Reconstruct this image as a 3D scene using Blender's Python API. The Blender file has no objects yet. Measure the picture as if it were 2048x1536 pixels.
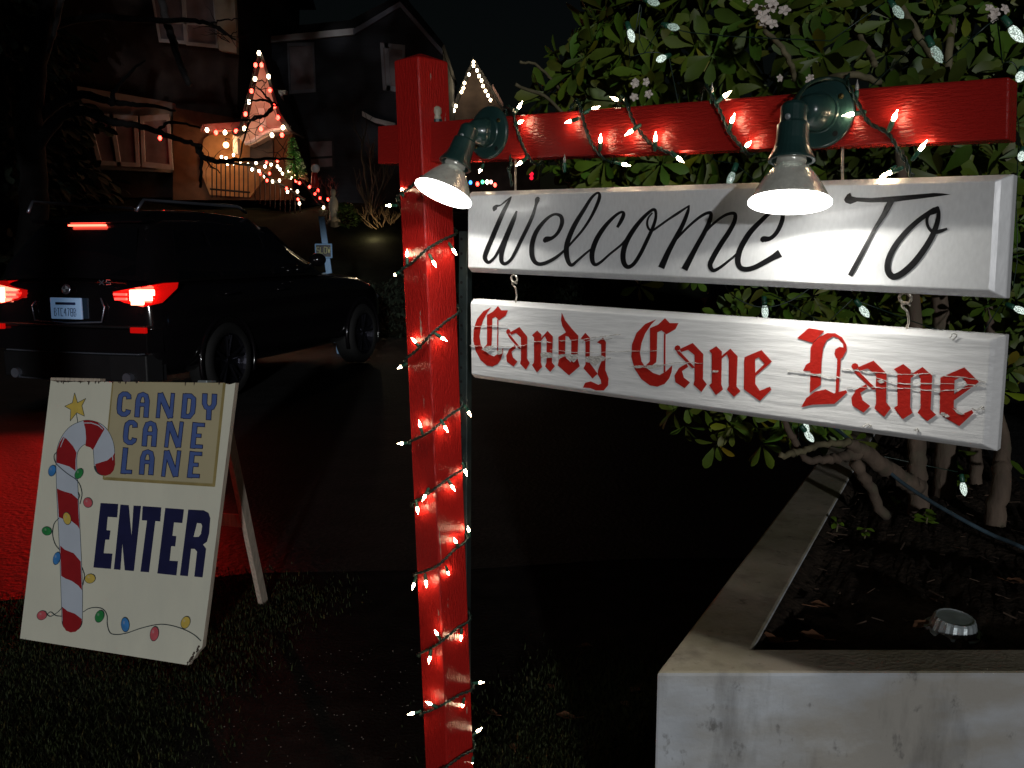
import bpy, math, random
import numpy as np
from mathutils import Vector, Matrix
from mathutils.geometry import tessellate_polygon

random.seed(7)
rng = np.random.default_rng(11)
SC = bpy.context.scene
COL = SC.collection
R = math.radians

# ------------------------------------------------------------------ camera
CAM = Vector((0.0, 0.0, 1.5))
PITCH = R(8.5)
FPX = 1850.0                     # focal length in pixels of the 2048-wide photograph
cam_data = bpy.data.cameras.new("camera")
cam_data.sensor_width = 36.0
cam_data.lens = 36.0 * FPX / 2048.0
cam_data.clip_start = 0.05
cam_data.clip_end = 500.0
cam = bpy.data.objects.new("camera", cam_data)
cam.location = CAM
cam.rotation_euler = (R(90) - PITCH, 0, 0)
COL.objects.link(cam)
SC.camera = cam

# ------------------------------------------------------------------ world, sun, exposure
SUN_EL, SUN_AZ = R(6.2), R(175.0)   # low light from behind the photographer, a little from the right
world = bpy.data.worlds.new("World")
SC.world = world
world.use_nodes = True
wn = world.node_tree.nodes
sky = wn.new("ShaderNodeTexSky")
sky.sky_type = 'NISHITA'
sky.sun_disc = False
sky.sun_elevation = SUN_EL
sky.sun_rotation = SUN_AZ
bg = wn["Background"]
world.node_tree.links.new(sky.outputs[0], bg.inputs[0])
bg.inputs[1].default_value = 0.0007

sun_data = bpy.data.lights.new("sun", 'SUN')
sun_data.energy = .88
sun_data.angle = R(1.5)
sun_data.color = (0.97, 0.98, 1.0)
sun = bpy.data.objects.new("sun", sun_data)
to_sun = Vector((math.sin(SUN_AZ) * math.cos(SUN_EL), math.cos(SUN_AZ) * math.cos(SUN_EL), math.sin(SUN_EL)))
sun.rotation_euler = to_sun.to_track_quat('Z', 'Y').to_euler()
sun.location = (2, -20, 8)
COL.objects.link(sun)

SC.view_settings.view_transform = 'Standard'
SC.view_settings.look = 'None'
SC.view_settings.exposure = 0.0
SC.view_settings.gamma = 1.0
SC.render.engine = 'CYCLES'
SC.cycles.use_denoising = True
SC.cycles.sample_clamp_indirect = 4.0
SC.cycles.max_bounces = 6
SC.cycles.caustics_reflective = False
SC.cycles.caustics_refractive = False

# ------------------------------------------------------------------ where a pixel of the photograph looks
_c, _s = math.cos(PITCH), math.sin(PITCH)
def ray(px, py):
    x, v = (px - 1024) / FPX, -(py - 768) / FPX
    return Vector((x, _c + _s * v, -_s + _c * v))
def at(px, py, Y):
    r = ray(px, py)
    return CAM + r * (Y / r.y)
def onz(px, py, z):
    r = ray(px, py)
    return CAM + r * ((z - CAM.z) / r.z)
def onplane(px, py, P, N, off=0.0):
    r = ray(px, py)
    return CAM + r * (((P - CAM).dot(N) + off) / r.dot(N))
def para(q):
    r = [np.array(ray(x, y)) for x, y in q]
    A = np.stack([r[0], -r[1], r[2], -r[3]], 1)
    l = np.linalg.svd(A)[2][-1]
    l = l / l[0]
    return [Vector(l[i] * r[i]) for i in range(4)]
def lerp(a, b, t):
    return a + (b - a) * t

# ------------------------------------------------------------------ materials
def mat(name, base, rough=0.5, metal=0.0, var=0.25, vscale=6.0, bump=0.0, bscale=40.0, stretch=(1, 1, 1),
        attr=None, base2=None, patch=None, coat=0.0, emit=None, estr=0.0, spec=0.5, rvar=0.0, trans=0.0):
    """procedural principled material; base varies by noise, optional second colour in patches"""
    m = bpy.data.materials.new(name)
    m.use_nodes = True
    nt = m.node_tree
    N, L = nt.nodes, nt.links
    b = N["Principled BSDF"]
    b.inputs["Roughness"].default_value = rough
    b.inputs["Metallic"].default_value = metal
    b.inputs["Coat Weight"].default_value = coat
    b.inputs["Coat Roughness"].default_value = 0.05
    b.inputs["Specular IOR Level"].default_value = spec
    b.inputs["Transmission Weight"].default_value = trans
    if emit is not None:
        b.inputs["Emission Color"].default_value = (*emit, 1)
        b.inputs["Emission Strength"].default_value = estr
    if attr:
        src = N.new("ShaderNodeAttribute"); src.attribute_name = attr; vec = src.outputs["Vector"]
    else:
        src = N.new("ShaderNodeTexCoord"); vec = src.outputs["Object"]
    mp = N.new("ShaderNodeMapping"); mp.inputs["Scale"].default_value = stretch
    L.new(vec, mp.inputs[0])
    nz = N.new("ShaderNodeTexNoise"); nz.inputs["Scale"].default_value = vscale; nz.inputs["Detail"].default_value = 6
    L.new(mp.outputs[0], nz.inputs["Vector"])
    mr = N.new("ShaderNodeMapRange")
    mr.inputs[1].default_value = 0.3; mr.inputs[2].default_value = 0.7
    mr.inputs[3].default_value = 1 - var; mr.inputs[4].default_value = 1 + var
    L.new(nz.outputs["Fac"], mr.inputs[0])
    mx = N.new("ShaderNodeVectorMath"); mx.operation = 'SCALE'
    mx.inputs[0].default_value = base
    L.new(mr.outputs[0], mx.inputs["Scale"])
    col = mx.outputs[0]
    if base2 is not None:                      # patch = (scale, low, high, stretch)
        ps, lo, hi, pst = patch
        mp2 = N.new("ShaderNodeMapping"); mp2.inputs["Scale"].default_value = pst
        L.new(vec, mp2.inputs[0])
        n2 = N.new("ShaderNodeTexNoise"); n2.inputs["Scale"].default_value = ps; n2.inputs["Detail"].default_value = 8
        n2.inputs["Roughness"].default_value = 0.65
        L.new(mp2.outputs[0], n2.inputs["Vector"])
        rm = N.new("ShaderNodeMapRange"); rm.inputs[1].default_value = lo; rm.inputs[2].default_value = hi
        L.new(n2.outputs["Fac"], rm.inputs[0])
        mm = N.new("ShaderNodeMix"); mm.data_type = 'RGBA'
        L.new(rm.outputs[0], mm.inputs["Factor"])
        L.new(col, mm.inputs["A"]); mm.inputs["B"].default_value = (*base2, 1)
        col = mm.outputs["Result"]
    L.new(col, b.inputs["Base Color"])
    if rvar:
        rr = N.new("ShaderNodeMapRange"); rr.inputs[1].default_value = .3; rr.inputs[2].default_value = .7
        rr.inputs[3].default_value = max(.02, rough - rvar); rr.inputs[4].default_value = min(1, rough + rvar)
        L.new(nz.outputs["Fac"], rr.inputs[0]); L.new(rr.outputs[0], b.inputs["Roughness"])
    if bump:
        nb = N.new("ShaderNodeTexNoise"); nb.inputs["Scale"].default_value = bscale; nb.inputs["Detail"].default_value = 5
        L.new(mp.outputs[0], nb.inputs["Vector"])
        bp = N.new("ShaderNodeBump"); bp.inputs["Strength"].default_value = bump; bp.inputs["Distance"].default_value = 0.01
        L.new(nb.outputs["Fac"], bp.inputs["Height"]); L.new(bp.outputs[0], b.inputs["Normal"])
        m["bump"] = True
    return m
def glow(name, col, strength):
    m = bpy.data.materials.new(name); m.use_nodes = True
    nt = m.node_tree
    b = nt.nodes["Principled BSDF"]
    b.inputs["Base Color"].default_value = (*[min(1, c * .5 + .2) for c in col], 1)
    b.inputs["Roughness"].default_value = .2
    b.inputs["Emission Color"].default_value = (*col, 1)
    b.inputs["Emission Strength"].default_value = strength
    return m

# ------------------------------------------------------------------ geometry helper
class G:
    def __init__(s):
        s.v, s.f, s.m, s.loc = [], [], [], None
        s.mi = 0
    def add(s, vs, fs):
        o = len(s.v)
        s.v += [Vector(p) for p in vs]
        for f in fs:
            s.f.append([i + o for i in f]); s.m.append(s.mi)
        return s
    def hexa(s, p):        # 8 points: bottom loop 0-3, top loop 4-7
        return s.add(p, [(3, 2, 1, 0), (4, 5, 6, 7), (0, 1, 5, 4), (1, 2, 6, 5), (2, 3, 7, 6), (3, 0, 4, 7)])
    def box(s, x0, x1, y0, y1, z0, z1):
        return s.hexa([(x0, y0, z0), (x1, y0, z0), (x1, y1, z0), (x0, y1, z0), (x0, y0, z1), (x1, y0, z1), (x1, y1, z1), (x0, y1, z1)])
    def slab(s, a, b, c, d, n):     # quad abcd thickened along -n vector
        a, b, c, d = map(Vector, (a, b, c, d))
        return s.hexa([a - n, b - n, c - n, d - n, a, b, c, d])
    def tube(s, path, rad, n=6, cap=True):
        path = [Vector(p) for p in path]
        if not hasattr(rad, '__len__'): rad = [rad] * len(path)
        o = len(s.v); prev = None
        for i, p in enumerate(path):
            t = (path[min(i + 1, len(path) - 1)] - path[max(i - 1, 0)])
            if t.length < 1e-9: t = Vector((0, 0, 1))
            t.normalize()
            if prev is None:
                prev = t.orthogonal().normalized()
            u = prev - t * prev.dot(t)
            u = t.orthogonal().normalized() if u.length < 1e-6 else u.normalized()
            prev = u; w = t.cross(u)
            for k in range(n):
                a = 2 * math.pi * k / n
                s.v.append(p + (u * math.cos(a) + w * math.sin(a)) * rad[i])
        for i in range(len(path) - 1):
            for k in range(n):
                k2 = (k + 1) % n
                s.f.append([o + i * n + k, o + i * n + k2, o + (i + 1) * n + k2, o + (i + 1) * n + k]); s.m.append(s.mi)
        if cap:
            s.f.append([o + k for k in range(n)][::-1]); s.m.append(s.mi)
            s.f.append([o + (len(path) - 1) * n + k for k in range(n)]); s.m.append(s.mi)
        return s
    def lathe(s, prof, O, A, n=24, closed=True):      # prof: (radius, height along A)
        O, A = Vector(O), Vector(A).normalized()
        u = A.orthogonal().normalized(); w = A.cross(u)
        o = len(s.v)
        for r_, h in prof:
            for k in range(n):
                a = 2 * math.pi * k / n
                s.v.append(O + A * h + (u * math.cos(a) + w * math.sin(a)) * r_)
        for i in range(len(prof) - 1):
            for k in range(n):
                k2 = (k + 1) % n
                s.f.append([o + i * n + k, o + i * n + k2, o + (i + 1) * n + k2, o + (i + 1) * n + k]); s.m.append(s.mi)
        if closed:
            s.f.append([o + k for k in range(n)][::-1]); s.m.append(s.mi)
            s.f.append([o + (len(prof) - 1) * n + k for k in range(n)]); s.m.append(s.mi)
        return s
    def ball(s, c, r, n=10, sz=1.0):
        prof = [(max(1e-4, math.sin(math.pi * i / n)) * r, -math.cos(math.pi * i / n) * r * sz) for i in range(n + 1)]
        return s.lathe(prof, c, (0, 0, 1), n=max(8, n), closed=False)
    def polygon(s, pts, holes=()):
        loops = [[Vector(p) for p in pts]] + [[Vector(p) for p in h] for h in holes]
        flat = [p for l in loops for p in l]
        tris = tessellate_polygon(loops)
        o = len(s.v); s.v += flat
        for t in tris:
            s.f.append([o + i for i in t]); s.m.append(s.mi)
        return s

def wloc(o):
    l = Vector((0, 0, 0))
    while o is not None:
        l += o.location; o = o.parent
    return l
def build(name, g, mats, parent=None, smooth=False, local=False, loc=None, bevel=0.0):
    """links geometry g as ONE mesh object; world coordinates unless local"""
    me = bpy.data.meshes.new(name)
    org = Vector((0, 0, 0))
    if parent is not None and not local:
        org = wloc(parent)
    elif loc is not None and not local:
        org = Vector(loc)
    me.from_pydata([tuple(p - org) for p in g.v], [], g.f)
    mats = mats if isinstance(mats, (list, tuple)) else [mats]
    for m in mats: me.materials.append(m)
    me.polygons.foreach_set("material_index", g.m)
    if g.loc is not None:
        a = me.attributes.new("loc", 'FLOAT_VECTOR', 'POINT')
        a.data.foreach_set("vector", [c for p in g.loc for c in p])
    if smooth:
        me.polygons.foreach_set("use_smooth", [True] * len(me.polygons))
    me.update()
    o = bpy.data.objects.new(name, me)
    COL.objects.link(o)
    if parent is not None: o.parent = parent
    elif loc is not None: o.location = loc
    if bevel:
        bm_ = o.modifiers.new("bevel", 'BEVEL'); bm_.width = bevel; bm_.segments = 2; bm_.limit_method = 'ANGLE'
    return o
def fixn(o):
    import bmesh
    bm = bmesh.new(); bm.from_mesh(o.data)
    bmesh.ops.recalc_face_normals(bm, faces=bm.faces)
    bm.to_mesh(o.data); bm.free()
    return o
def thing(name, label, cat, loc=(0, 0, 0), group=None, rz=0.0):
    o = bpy.data.objects.new(name, None)
    o.empty_display_size = .1
    o.location = loc; o.rotation_euler = (0, 0, rz)
    COL.objects.link(o)
    return tag(o, label, cat, group)
def tag(o, label=None, cat=None, group=None, kind=None):
    if label: o['label'] = label
    if cat: o['category'] = cat
    if group: o['group'] = group
    if kind: o['kind'] = kind
    return o
def smooth_path(pts, n=6):
    P = [np.array(p, float) for p in pts]
    P = [2 * P[0] - P[1]] + P + [2 * P[-1] - P[-2]]
    out = []
    for i in range(1, len(P) - 2):
        for k in range(n):
            t = k / n
            out.append(.5 * ((2 * P[i]) + (-P[i - 1] + P[i + 1]) * t + (2 * P[i - 1] - 5 * P[i] + 4 * P[i + 1] - P[i + 2]) * t * t
                             + (-P[i - 1] + 3 * P[i] - 3 * P[i + 1] + P[i + 2]) * t ** 3))
    out.append(P[-2])
    return out

class Plane:
    """a flat painted face: photo pixels are laid on it, at real size"""
    def __init__(s, P, N): s.P, s.N = P, N
    def pt(s, px, py, off=0.0): return onplane(px, py, s.P, s.N, off)
    def ribbon(s, g, pts, off, conv, width_scale=1.0):      # pts (x,y,w) in zoom pixels; conv -> photo px
        n = len(pts)
        L_, R_ = [], []
        for i, p in enumerate(pts):
            a, b = pts[max(i - 1, 0)], pts[min(i + 1, n - 1)]
            d = np.array([b[0] - a[0], b[1] - a[1]]); d = d / (np.linalg.norm(d) + 1e-9)
            nx, ny = -d[1], d[0]; h = p[2] / 2 * width_scale
            o_ = off + i * 1.5e-6
            L_.append(s.pt(*conv(p[0] + nx * h, p[1] + ny * h), o_)); R_.append(s.pt(*conv(p[0] - nx * h, p[1] - ny * h), o_))
        o = len(g.v); g.v += L_ + R_
        for i in range(n - 1):
            g.f.append([o + i, o + i + 1, o + n + i + 1, o + n + i]); g.m.append(g.mi)
    def poly(s, g, pts, off, conv, holes=()):
        g.polygon([s.pt(*conv(*p), off) for p in pts], [[s.pt(*conv(*p), off) for p in h] for h in holes])
def Z(ox, oy, k):
    return lambda x, y: (ox + x / k, oy + y / k)

# ------------------------------------------------------------------ material library
M = {}
M['red'] = mat("red_gloss_paint", (.34, .015, .012), rough=.27, var=.25, vscale=5, bump=.4, bscale=1.0, stretch=(60, 260, 260), attr="loc",
               base2=(.30, .17, .12), patch=(9, .73, .76, (1.2, 5, 5)), coat=.08, spec=.3)
M['redpost'] = mat("red_gloss_paint_worn", (.44, .015, .012), rough=.24, var=.22, vscale=4, bump=.5, bscale=1.0, stretch=(60, 300, 300), attr="loc",
               base2=(.34, .24, .20), patch=(8, .66, .68, (1.3, 6, 6)), coat=.12, spec=.3)
M['white'] = mat("white_gloss_paint", (.78, .79, .79), rough=.30, var=.05, vscale=3, bump=.05, bscale=1.0, stretch=(60, 25, 60), attr="loc", coat=.15)
M['whiteworn'] = mat("white_cracked_paint", (.78, .78, .77), rough=.42, var=.05, vscale=3, bump=.22, bscale=1.0, stretch=(10, 80, 60), attr="loc",
               base2=(.45, .42, .38), patch=(2.2, .72, .75, (2, 16, 8)))
M['black'] = mat("black_lettering_paint", (.012, .012, .013), rough=.28, var=.2, vscale=60, bump=.1, bscale=300)
M['redletter'] = mat("red_lettering_paint", (.42, .018, .012), rough=.36, var=.12, vscale=30, bump=.15, bscale=200)
M['flake'] = mat("bare_flaked_paint", (.52, .50, .46), rough=.6, var=.2, vscale=80, bump=.4, bscale=250)
M['scrape'] = mat('bare_scraped_wood', (.30, .22, .19), rough=.8, var=.45, vscale=120)
M['zinc'] = mat("zinc_hook", (.55, .50, .42), rough=.35, metal=.8, var=.35, vscale=120, base2=(.25, .12, .05), patch=(90, .55, .7, (1, 1, 1)))
M['green'] = mat("dark_green_enamel", (.018, .050, .046), rough=.28, var=.15, vscale=30, bump=.05, bscale=200, coat=.3)
M['socketgreen'] = mat("green_plastic", (.02, .10, .06), rough=.4, var=.2, vscale=200)
M['wire'] = mat("dark_green_wire", (.012, .030, .022), rough=.38, var=.3, vscale=100)
M['brass'] = mat("brass_screw", (.55, .40, .15), rough=.3, metal=1, var=.2, vscale=200)
M['glassbody'] = mat("par_bulb_glass", (.62, .62, .55), rough=.18, metal=.45, emit=(1, .98, .85), estr=.05, var=.25, vscale=60, bump=.12, bscale=180, coat=.6)
M['steel'] = mat("perforated_dark_steel", (.035, .050, .050), rough=.45, metal=.5, var=.25, vscale=30)
M['hole'] = mat("punched_hole", (.003, .003, .003), rough=.9, var=.1)
M['cream'] = mat("cream_board_paint", (.77, .76, .62), rough=.5, var=.05, vscale=4, bump=.05, bscale=60,
                 base2=(.70, .70, .58), patch=(3, .5, .7, (1, 1, .3)))
M['tan'] = mat("tan_plaque_paint", (.50, .44, .27), rough=.5, var=.07, vscale=5)
M['tanline'] = mat("tan_plaque_edge_paint", (.33, .26, .10), rough=.5, var=.15, vscale=20)
M['navy'] = mat("navy_lettering_paint", (.016, .018, .07), rough=.45, var=.12, vscale=20)
M['blue'] = mat("blue_lettering_paint", (.085, .14, .37), rough=.45, var=.10, vscale=20)
M['canered'] = mat("candy_red_paint", (.34, .016, .02), rough=.45, var=.08, vscale=20)
M['canewhite'] = mat("cool_white_paint", (.56, .62, .70), rough=.45, var=.04, vscale=12)
M['ink'] = mat("thin_dark_line_paint", (.03, .05, .06), rough=.5, var=.2, vscale=60)
M['yellow'] = mat("yellow_paint", (.68, .50, .10), rough=.45, var=.12, vscale=30)
M['pgreen'] = mat("green_paint", (.03, .26, .07), rough=.45, var=.2, vscale=30)
M['pblue'] = mat("bright_blue_paint", (.06, .25, .60), rough=.45, var=.2, vscale=30)
M['pred'] = mat("pink_red_paint", (.62, .12, .14), rough=.45, var=.2, vscale=30)
M['rawwood'] = mat("weathered_wood", (.50, .42, .33), rough=.7, var=.25, vscale=6, stretch=(20, 20, 2), bump=.2, bscale=20)
M['dirtwood'] = mat("chipped_dark_wood", (.06, .04, .03), rough=.8, var=.4, vscale=80)
def concrete(name, cool, warm, dark, light):
    m = mat(name, cool, rough=.85, var=.12, vscale=9, bump=.16, bscale=110)
    nt = m.node_tree; N, L = nt.nodes, nt.links; b = N["Principled BSDF"]
    col = b.inputs["Base Color"].links[0].from_socket; tc = [n for n in N if n.type == 'TEX_COORD'][0]
    def layer(col, c2, scale, lo, hi, st, detail=9, rgh=.6, amt=1.0):
        mp = N.new("ShaderNodeMapping"); mp.inputs["Scale"].default_value = st; L.new(tc.outputs["Object"], mp.inputs[0])
        n = N.new("ShaderNodeTexNoise"); n.inputs["Scale"].default_value = scale; n.inputs["Detail"].default_value = detail; n.inputs["Roughness"].default_value = rgh
        L.new(mp.outputs[0], n.inputs["Vector"])
        r = N.new("ShaderNodeMapRange"); r.inputs[1].default_value = lo; r.inputs[2].default_value = hi; r.inputs[4].default_value = amt; L.new(n.outputs["Fac"], r.inputs[0])
        x = N.new("ShaderNodeMix"); x.data_type = 'RGBA'; L.new(r.outputs[0], x.inputs["Factor"]); L.new(col, x.inputs["A"]); x.inputs["B"].default_value = (*c2, 1)
        return x.outputs["Result"]
    col = layer(col, warm, 2.2, .42, .62, (1, 1, 2.4))               # brownish drift
    col = layer(col, light, 5.0, .56, .74, (1, 1, 1.2), amt=.7)      # pale lime bloom
    col = layer(col, dark, 6.0, .50, .78, (2.2, 2.2, .55), amt=.8)  # runs down the face
    col = layer(col, dark, 28.0, .62, .72, (1, 1, .6), amt=.8)       # pitted specks
    col = layer(col, dark, 3.0, .60, .64, (1, 1, 1), detail=14, rgh=.8, amt=.55)
    L.new(col, b.inputs["Base Color"])
    return m
M['concrete'] = concrete("cast_concrete", (.50, .53, .56), (.38, .36, .32), (.13, .125, .115), (.60, .62, .63))
M['concretetop'] = concrete("mossy_concrete_top", (.50, .44, .35), (.33, .30, .19), (.15, .13, .10), (.55, .49, .40))
M['soil'] = mat("dark_garden_soil", (.034, .024, .017), rough=.95, var=.5, vscale=30, bump=.8, bscale=60, spec=.15)
M['ground'] = mat("bare_dirt", (.022, .019, .016), rough=.95, var=.45, vscale=8, bump=.6, bscale=70, spec=.1,
                  base2=(.05, .045, .038), patch=(90, .66, .72, (1, 1, 1)))
M['asphalt'] = mat("damp_asphalt", (.027, .026, .025), rough=.62, var=.6, vscale=34, bump=1.0, bscale=34, spec=.4,
                   base2=(.010, .010, .010), patch=(2.2, .40, .62, (1, 1.6, 1)))
M['pebble'] = mat("small_stone", (.20, .18, .15), rough=.8, var=.4, vscale=90)
M['bark'] = mat("shrub_bark", (.11, .078, .055), rough=.85, var=.35, vscale=18, stretch=(1, 1, .3), bump=.5, bscale=60,
                base2=(.09, .08, .05), patch=(10, .5, .65, (1, 1, 1)))
M['twig'] = mat("pale_twig_bark", (.14, .12, .065), rough=.8, var=.3, vscale=30)
M['darkbark'] = mat("dark_tree_bark", (.010, .008, .008), rough=.9, var=.4, vscale=10, bump=.4, bscale=30)
M['petal'] = mat("pale_pink_petal", (.66, .58, .52), rough=.6, var=.2, vscale=60)
M['tin'] = mat("dull_aluminium", (.42, .47, .48), rough=.42, metal=.6, var=.15, vscale=40, bump=.06, bscale=120)
M['cable'] = mat("blue_grey_cable", (.06, .10, .13), rough=.4, var=.2, vscale=40)
M['deadleaf'] = mat("dead_leaf", (.17, .075, .035), rough=.75, var=.45, vscale=12)
def leafmat(name, base, rough=.42):
    m = mat(name, base, rough=rough, var=.3, vscale=9, spec=.35)
    nt = m.node_tree; N = nt.nodes; b = N["Principled BSDF"]
    a = N.new("ShaderNodeAttribute"); a.attribute_name = "tint"
    mm = N.new("ShaderNodeMix"); mm.data_type = 'RGBA'; mm.blend_type = 'MULTIPLY'; mm.inputs["Factor"].default_value = 1
    src = b.inputs["Base Color"].links[0].from_socket
    nt.links.new(src, mm.inputs["A"]); nt.links.new(a.outputs["Color"], mm.inputs["B"])
    nt.links.new(mm.outputs["Result"], b.inputs["Base Color"])
    return m
M['leaf'] = leafmat("glossy_shrub_leaf", (.080, .128, .014), .50)
M['needle'] = leafmat("dark_evergreen_foliage", (.020, .030, .016), .8)
M['grass'] = leafmat("short_grass", (.026, .036, .012), .75)
M['bush'] = leafmat("garden_bush_leaf", (.07, .13, .03), .5)

# ================================================================== GROUND
def sheet(name, pts, z, m, kind='structure', sub=None):
    g = G(); g.add([(x, y, z) for x, y in pts], [tuple(range(len(pts)))])
    o = build(name, g, m); o['kind'] = kind
    return o
g = G()
g.add([(-250, -120, 0), (250, -120, 0), (250, 250, 0), (-250, 250, 0)], [(0, 1, 2, 3)])
o = build("ground", g, M['ground']); o['kind'] = 'structure'
sheet("road", [(-40, 2.9), (-3.4, 3.36), (-2.2, 3.75), (-1.2, 4.1), (-.2, 4.15), (.6, 4.3), (60, 4.6), (60, 16.5), (-40, 14.5)], .004, M['asphalt'])
# the bank and front gardens across the street
g = G()
NX, NY = 60, 14
for j in range(NY):
    for i in range(NX):
        x = -34 + 68 * i / (NX - 1); y = 15.2 + 30 * (j / (NY - 1)) ** 1.6
        t = min(1, max(0, (y - 15.4) / 5.5)); t = t * t * (3 - 2 * t)
        g.v.append(Vector((x, y + .03 * x, .012 + t * 2.35 + (.12 * math.sin(x * 1.3) + .08 * math.sin(x * 3.1 + y)) * t)))
for j in range(NY - 1):
    for i in range(NX - 1):
        a = j * NX + i
        g.f.append([a, a + 1, a + NX + 1, a + NX]); g.m.append(0)
M['lawn'] = mat("dark_lawn_bank", (.012, .014, .009), rough=.95, var=.6, vscale=2, bump=.8, bscale=15, spec=.05)
o = build("hill", g, M['lawn'], smooth=True); o['kind'] = 'structure'

# ================================================================== SIGN FRAME (post + beam), boards
SCALE = 2.0
def board_plane(q, depth0):
    P = para(q)
    P = [CAM + p * depth0 for p in P]
    U = (P[1] - P[0]); V = (P[3] - P[0])
    N = V.cross(U).normalized()
    if N.dot(CAM - P[0]) < 0: N = -N
    return P, U, V, N
WEL = [(936, 392), (1990, 362), (1977, 580), (936, 534)]
CAN = [(941, 606), (1981, 681), (1966, 889), (943, 748)]
wP, wU, wV, wN = board_plane(WEL, SCALE)
cP, cU, cV, cN = board_plane(CAN, SCALE)
def raised_board(P, U, V, N, ml, mt, mr, mb, back, m, name, parent):
    """raised centre panel, bevelled border falling back to the outer edge"""
    u, v = U.normalized(), V.normalized()
    th1, th2 = .014, .034
    f = [P[0], P[1], P[2], P[3]]
    o = [P[0] - u * ml - v * mt, P[1] + u * mr - v * mt, P[2] + u * mr + v * mb, P[3] - u * ml + v * mb]
    lip = [lerp(f[i], o[i], .35) - N * .004 for i in range(4)]
    mid = [q - N * th1 for q in o]
    bk = [q - N * th2 for q in o]
    g = G()
    # front face as a fine grid so grain coordinates stay even
    g.v += f + lip + mid + bk
    g.f = [[0, 3, 2, 1]]; g.m = [0]
    for a, b in ((0, 4), (4, 8), (8, 12)):
        for i in range(4):
            j = (i + 1) % 4
            g.f.append([a + i, a + j, b + j, b + i]); g.m.append(0)
    g.f.append([12, 13, 14, 15]); g.m.append(0)
    g.loc = [((p - P[0]).dot(u), (p - P[0]).dot(v), (p - P[0]).dot(N)) for p in g.v]
    return fixn(build(name, g, m, parent, bevel=.0015))

welcome = thing("welcome_board", "white hanging board lettered Welcome To in black script", "sign board", wP[3] - wN * .02)
raised_board(wP, wU, wV, wN, .003, .010, .020, .011, .03, M['white'], "panel", welcome)
candy = thing("candy_cane_lane_board", "cracked white board lettered Candy Cane Lane in red blackletter", "sign board", cP[3] - cN * .02)
raised_board(cP, cU, cV, cN, .003, .008, .017, .010, .03, M['whiteworn'], "panel", candy)
WPL, CPL = Plane(wP[0], wN), Plane(cP[0], cN)

# ---- Welcome To, brush script
zA, zB = Z(900, 340, 3.4133), Z(1450, 340, 3.4247)
S_A = [
    [(298, 282, 5), (305, 262, 24), (318, 247, 16), (345, 240, 7), (378, 214, 9), (420, 182, 6)],
    [(420, 182, 4), (398, 222, 16), (365, 285, 22), (325, 375, 25), (285, 470, 26), (252, 548, 26), (238, 600, 24), (262, 630, 18), (300, 602, 14), (330, 555, 16),
     (362, 490, 16), (400, 400, 15), (432, 330, 14), (456, 280, 10)],
    [(456, 280, 6), (440, 330, 18), (408, 408, 23), (375, 490, 25), (352, 568, 25), (352, 622, 22), (376, 640, 18), (415, 612, 16), (448, 555, 18), (490, 470, 20),
     (530, 390, 20), (565, 310, 18), (586, 240, 15), (598, 200, 26), (612, 192, 10)],
    [(640, 492, 14), (658, 474, 30), (700, 462, 18), (738, 425, 18), (764, 365, 22), (758, 318, 20), (722, 302, 14), (680, 318, 15), (630, 365, 20), (585, 430, 24), (560, 510, 26),
     (560, 585, 26), (582, 630, 22), (622, 642, 20), (680, 622, 19), (735, 588, 16), (790, 540, 12), (845, 480, 12), (905, 410, 13), (958, 330, 15), (998, 250, 18), (1020, 190, 18),
     (1018, 160, 14), (998, 160, 12), (962, 195, 16), (915, 270, 20), (865, 350, 24), (825, 430, 26), (798, 510, 27), (796, 580, 27), (812, 635, 22), (834, 648, 18), (866, 622, 14), (920, 575, 12), (965, 538, 10)],
    [(1142, 392, 14), (1165, 352, 20), (1184, 310, 20), (1180, 288, 14), (1150, 296, 14), (1100, 338, 18), (1045, 402, 23), (1000, 475, 26), (972, 555, 27), (972, 618, 24), (992, 646, 18), (1030, 628, 14), (1090, 575, 12), (1140, 535, 12), (1180, 500, 12), (1230, 440, 14)],
    [(1408, 300, 14), (1398, 272, 16), (1372, 278, 16), (1315, 330, 20), (1255, 405, 24), (1205, 490, 27), (1182, 570, 28), (1188, 635, 26), (1215, 662, 22), (1255, 640, 20), (1300, 572, 20), (1345, 480, 20), (1382, 400, 18), (1402, 340, 16), (1406, 300, 14), (1398, 272, 12)],
    [(1382, 292, 8), (1355, 325, 10), (1346, 365, 12), (1358, 402, 12), (1382, 412, 12), (1420, 388, 12), (1490, 338, 12), (1560, 292, 14), (1632, 244, 8)],
    [(1634, 240, 6), (1622, 290, 18), (1588, 375, 22), (1540, 465, 24), (1490, 560, 28), (1442, 668, 34)],
    [(1520, 505, 8), (1570, 445, 12), (1640, 375, 13), (1710, 318, 15), (1762, 292, 16), (1782, 300, 18), (1772, 350, 22), (1735, 430, 24), (1690, 510, 25), (1645, 595, 29), (1600, 680, 34)],
    [(1720, 462, 8), (1760, 405, 12), (1820, 348, 13), (1880, 308, 15), (1930, 295, 17), (1948, 310, 20), (1938, 360, 23), (1900, 430, 25), (1850, 505, 26), (1800, 590, 27), (1776, 648, 25), (1796, 685, 20), (1840, 668, 16), (1900, 622, 13), (1955, 575, 12), (2010, 500, 10)],
]
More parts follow.
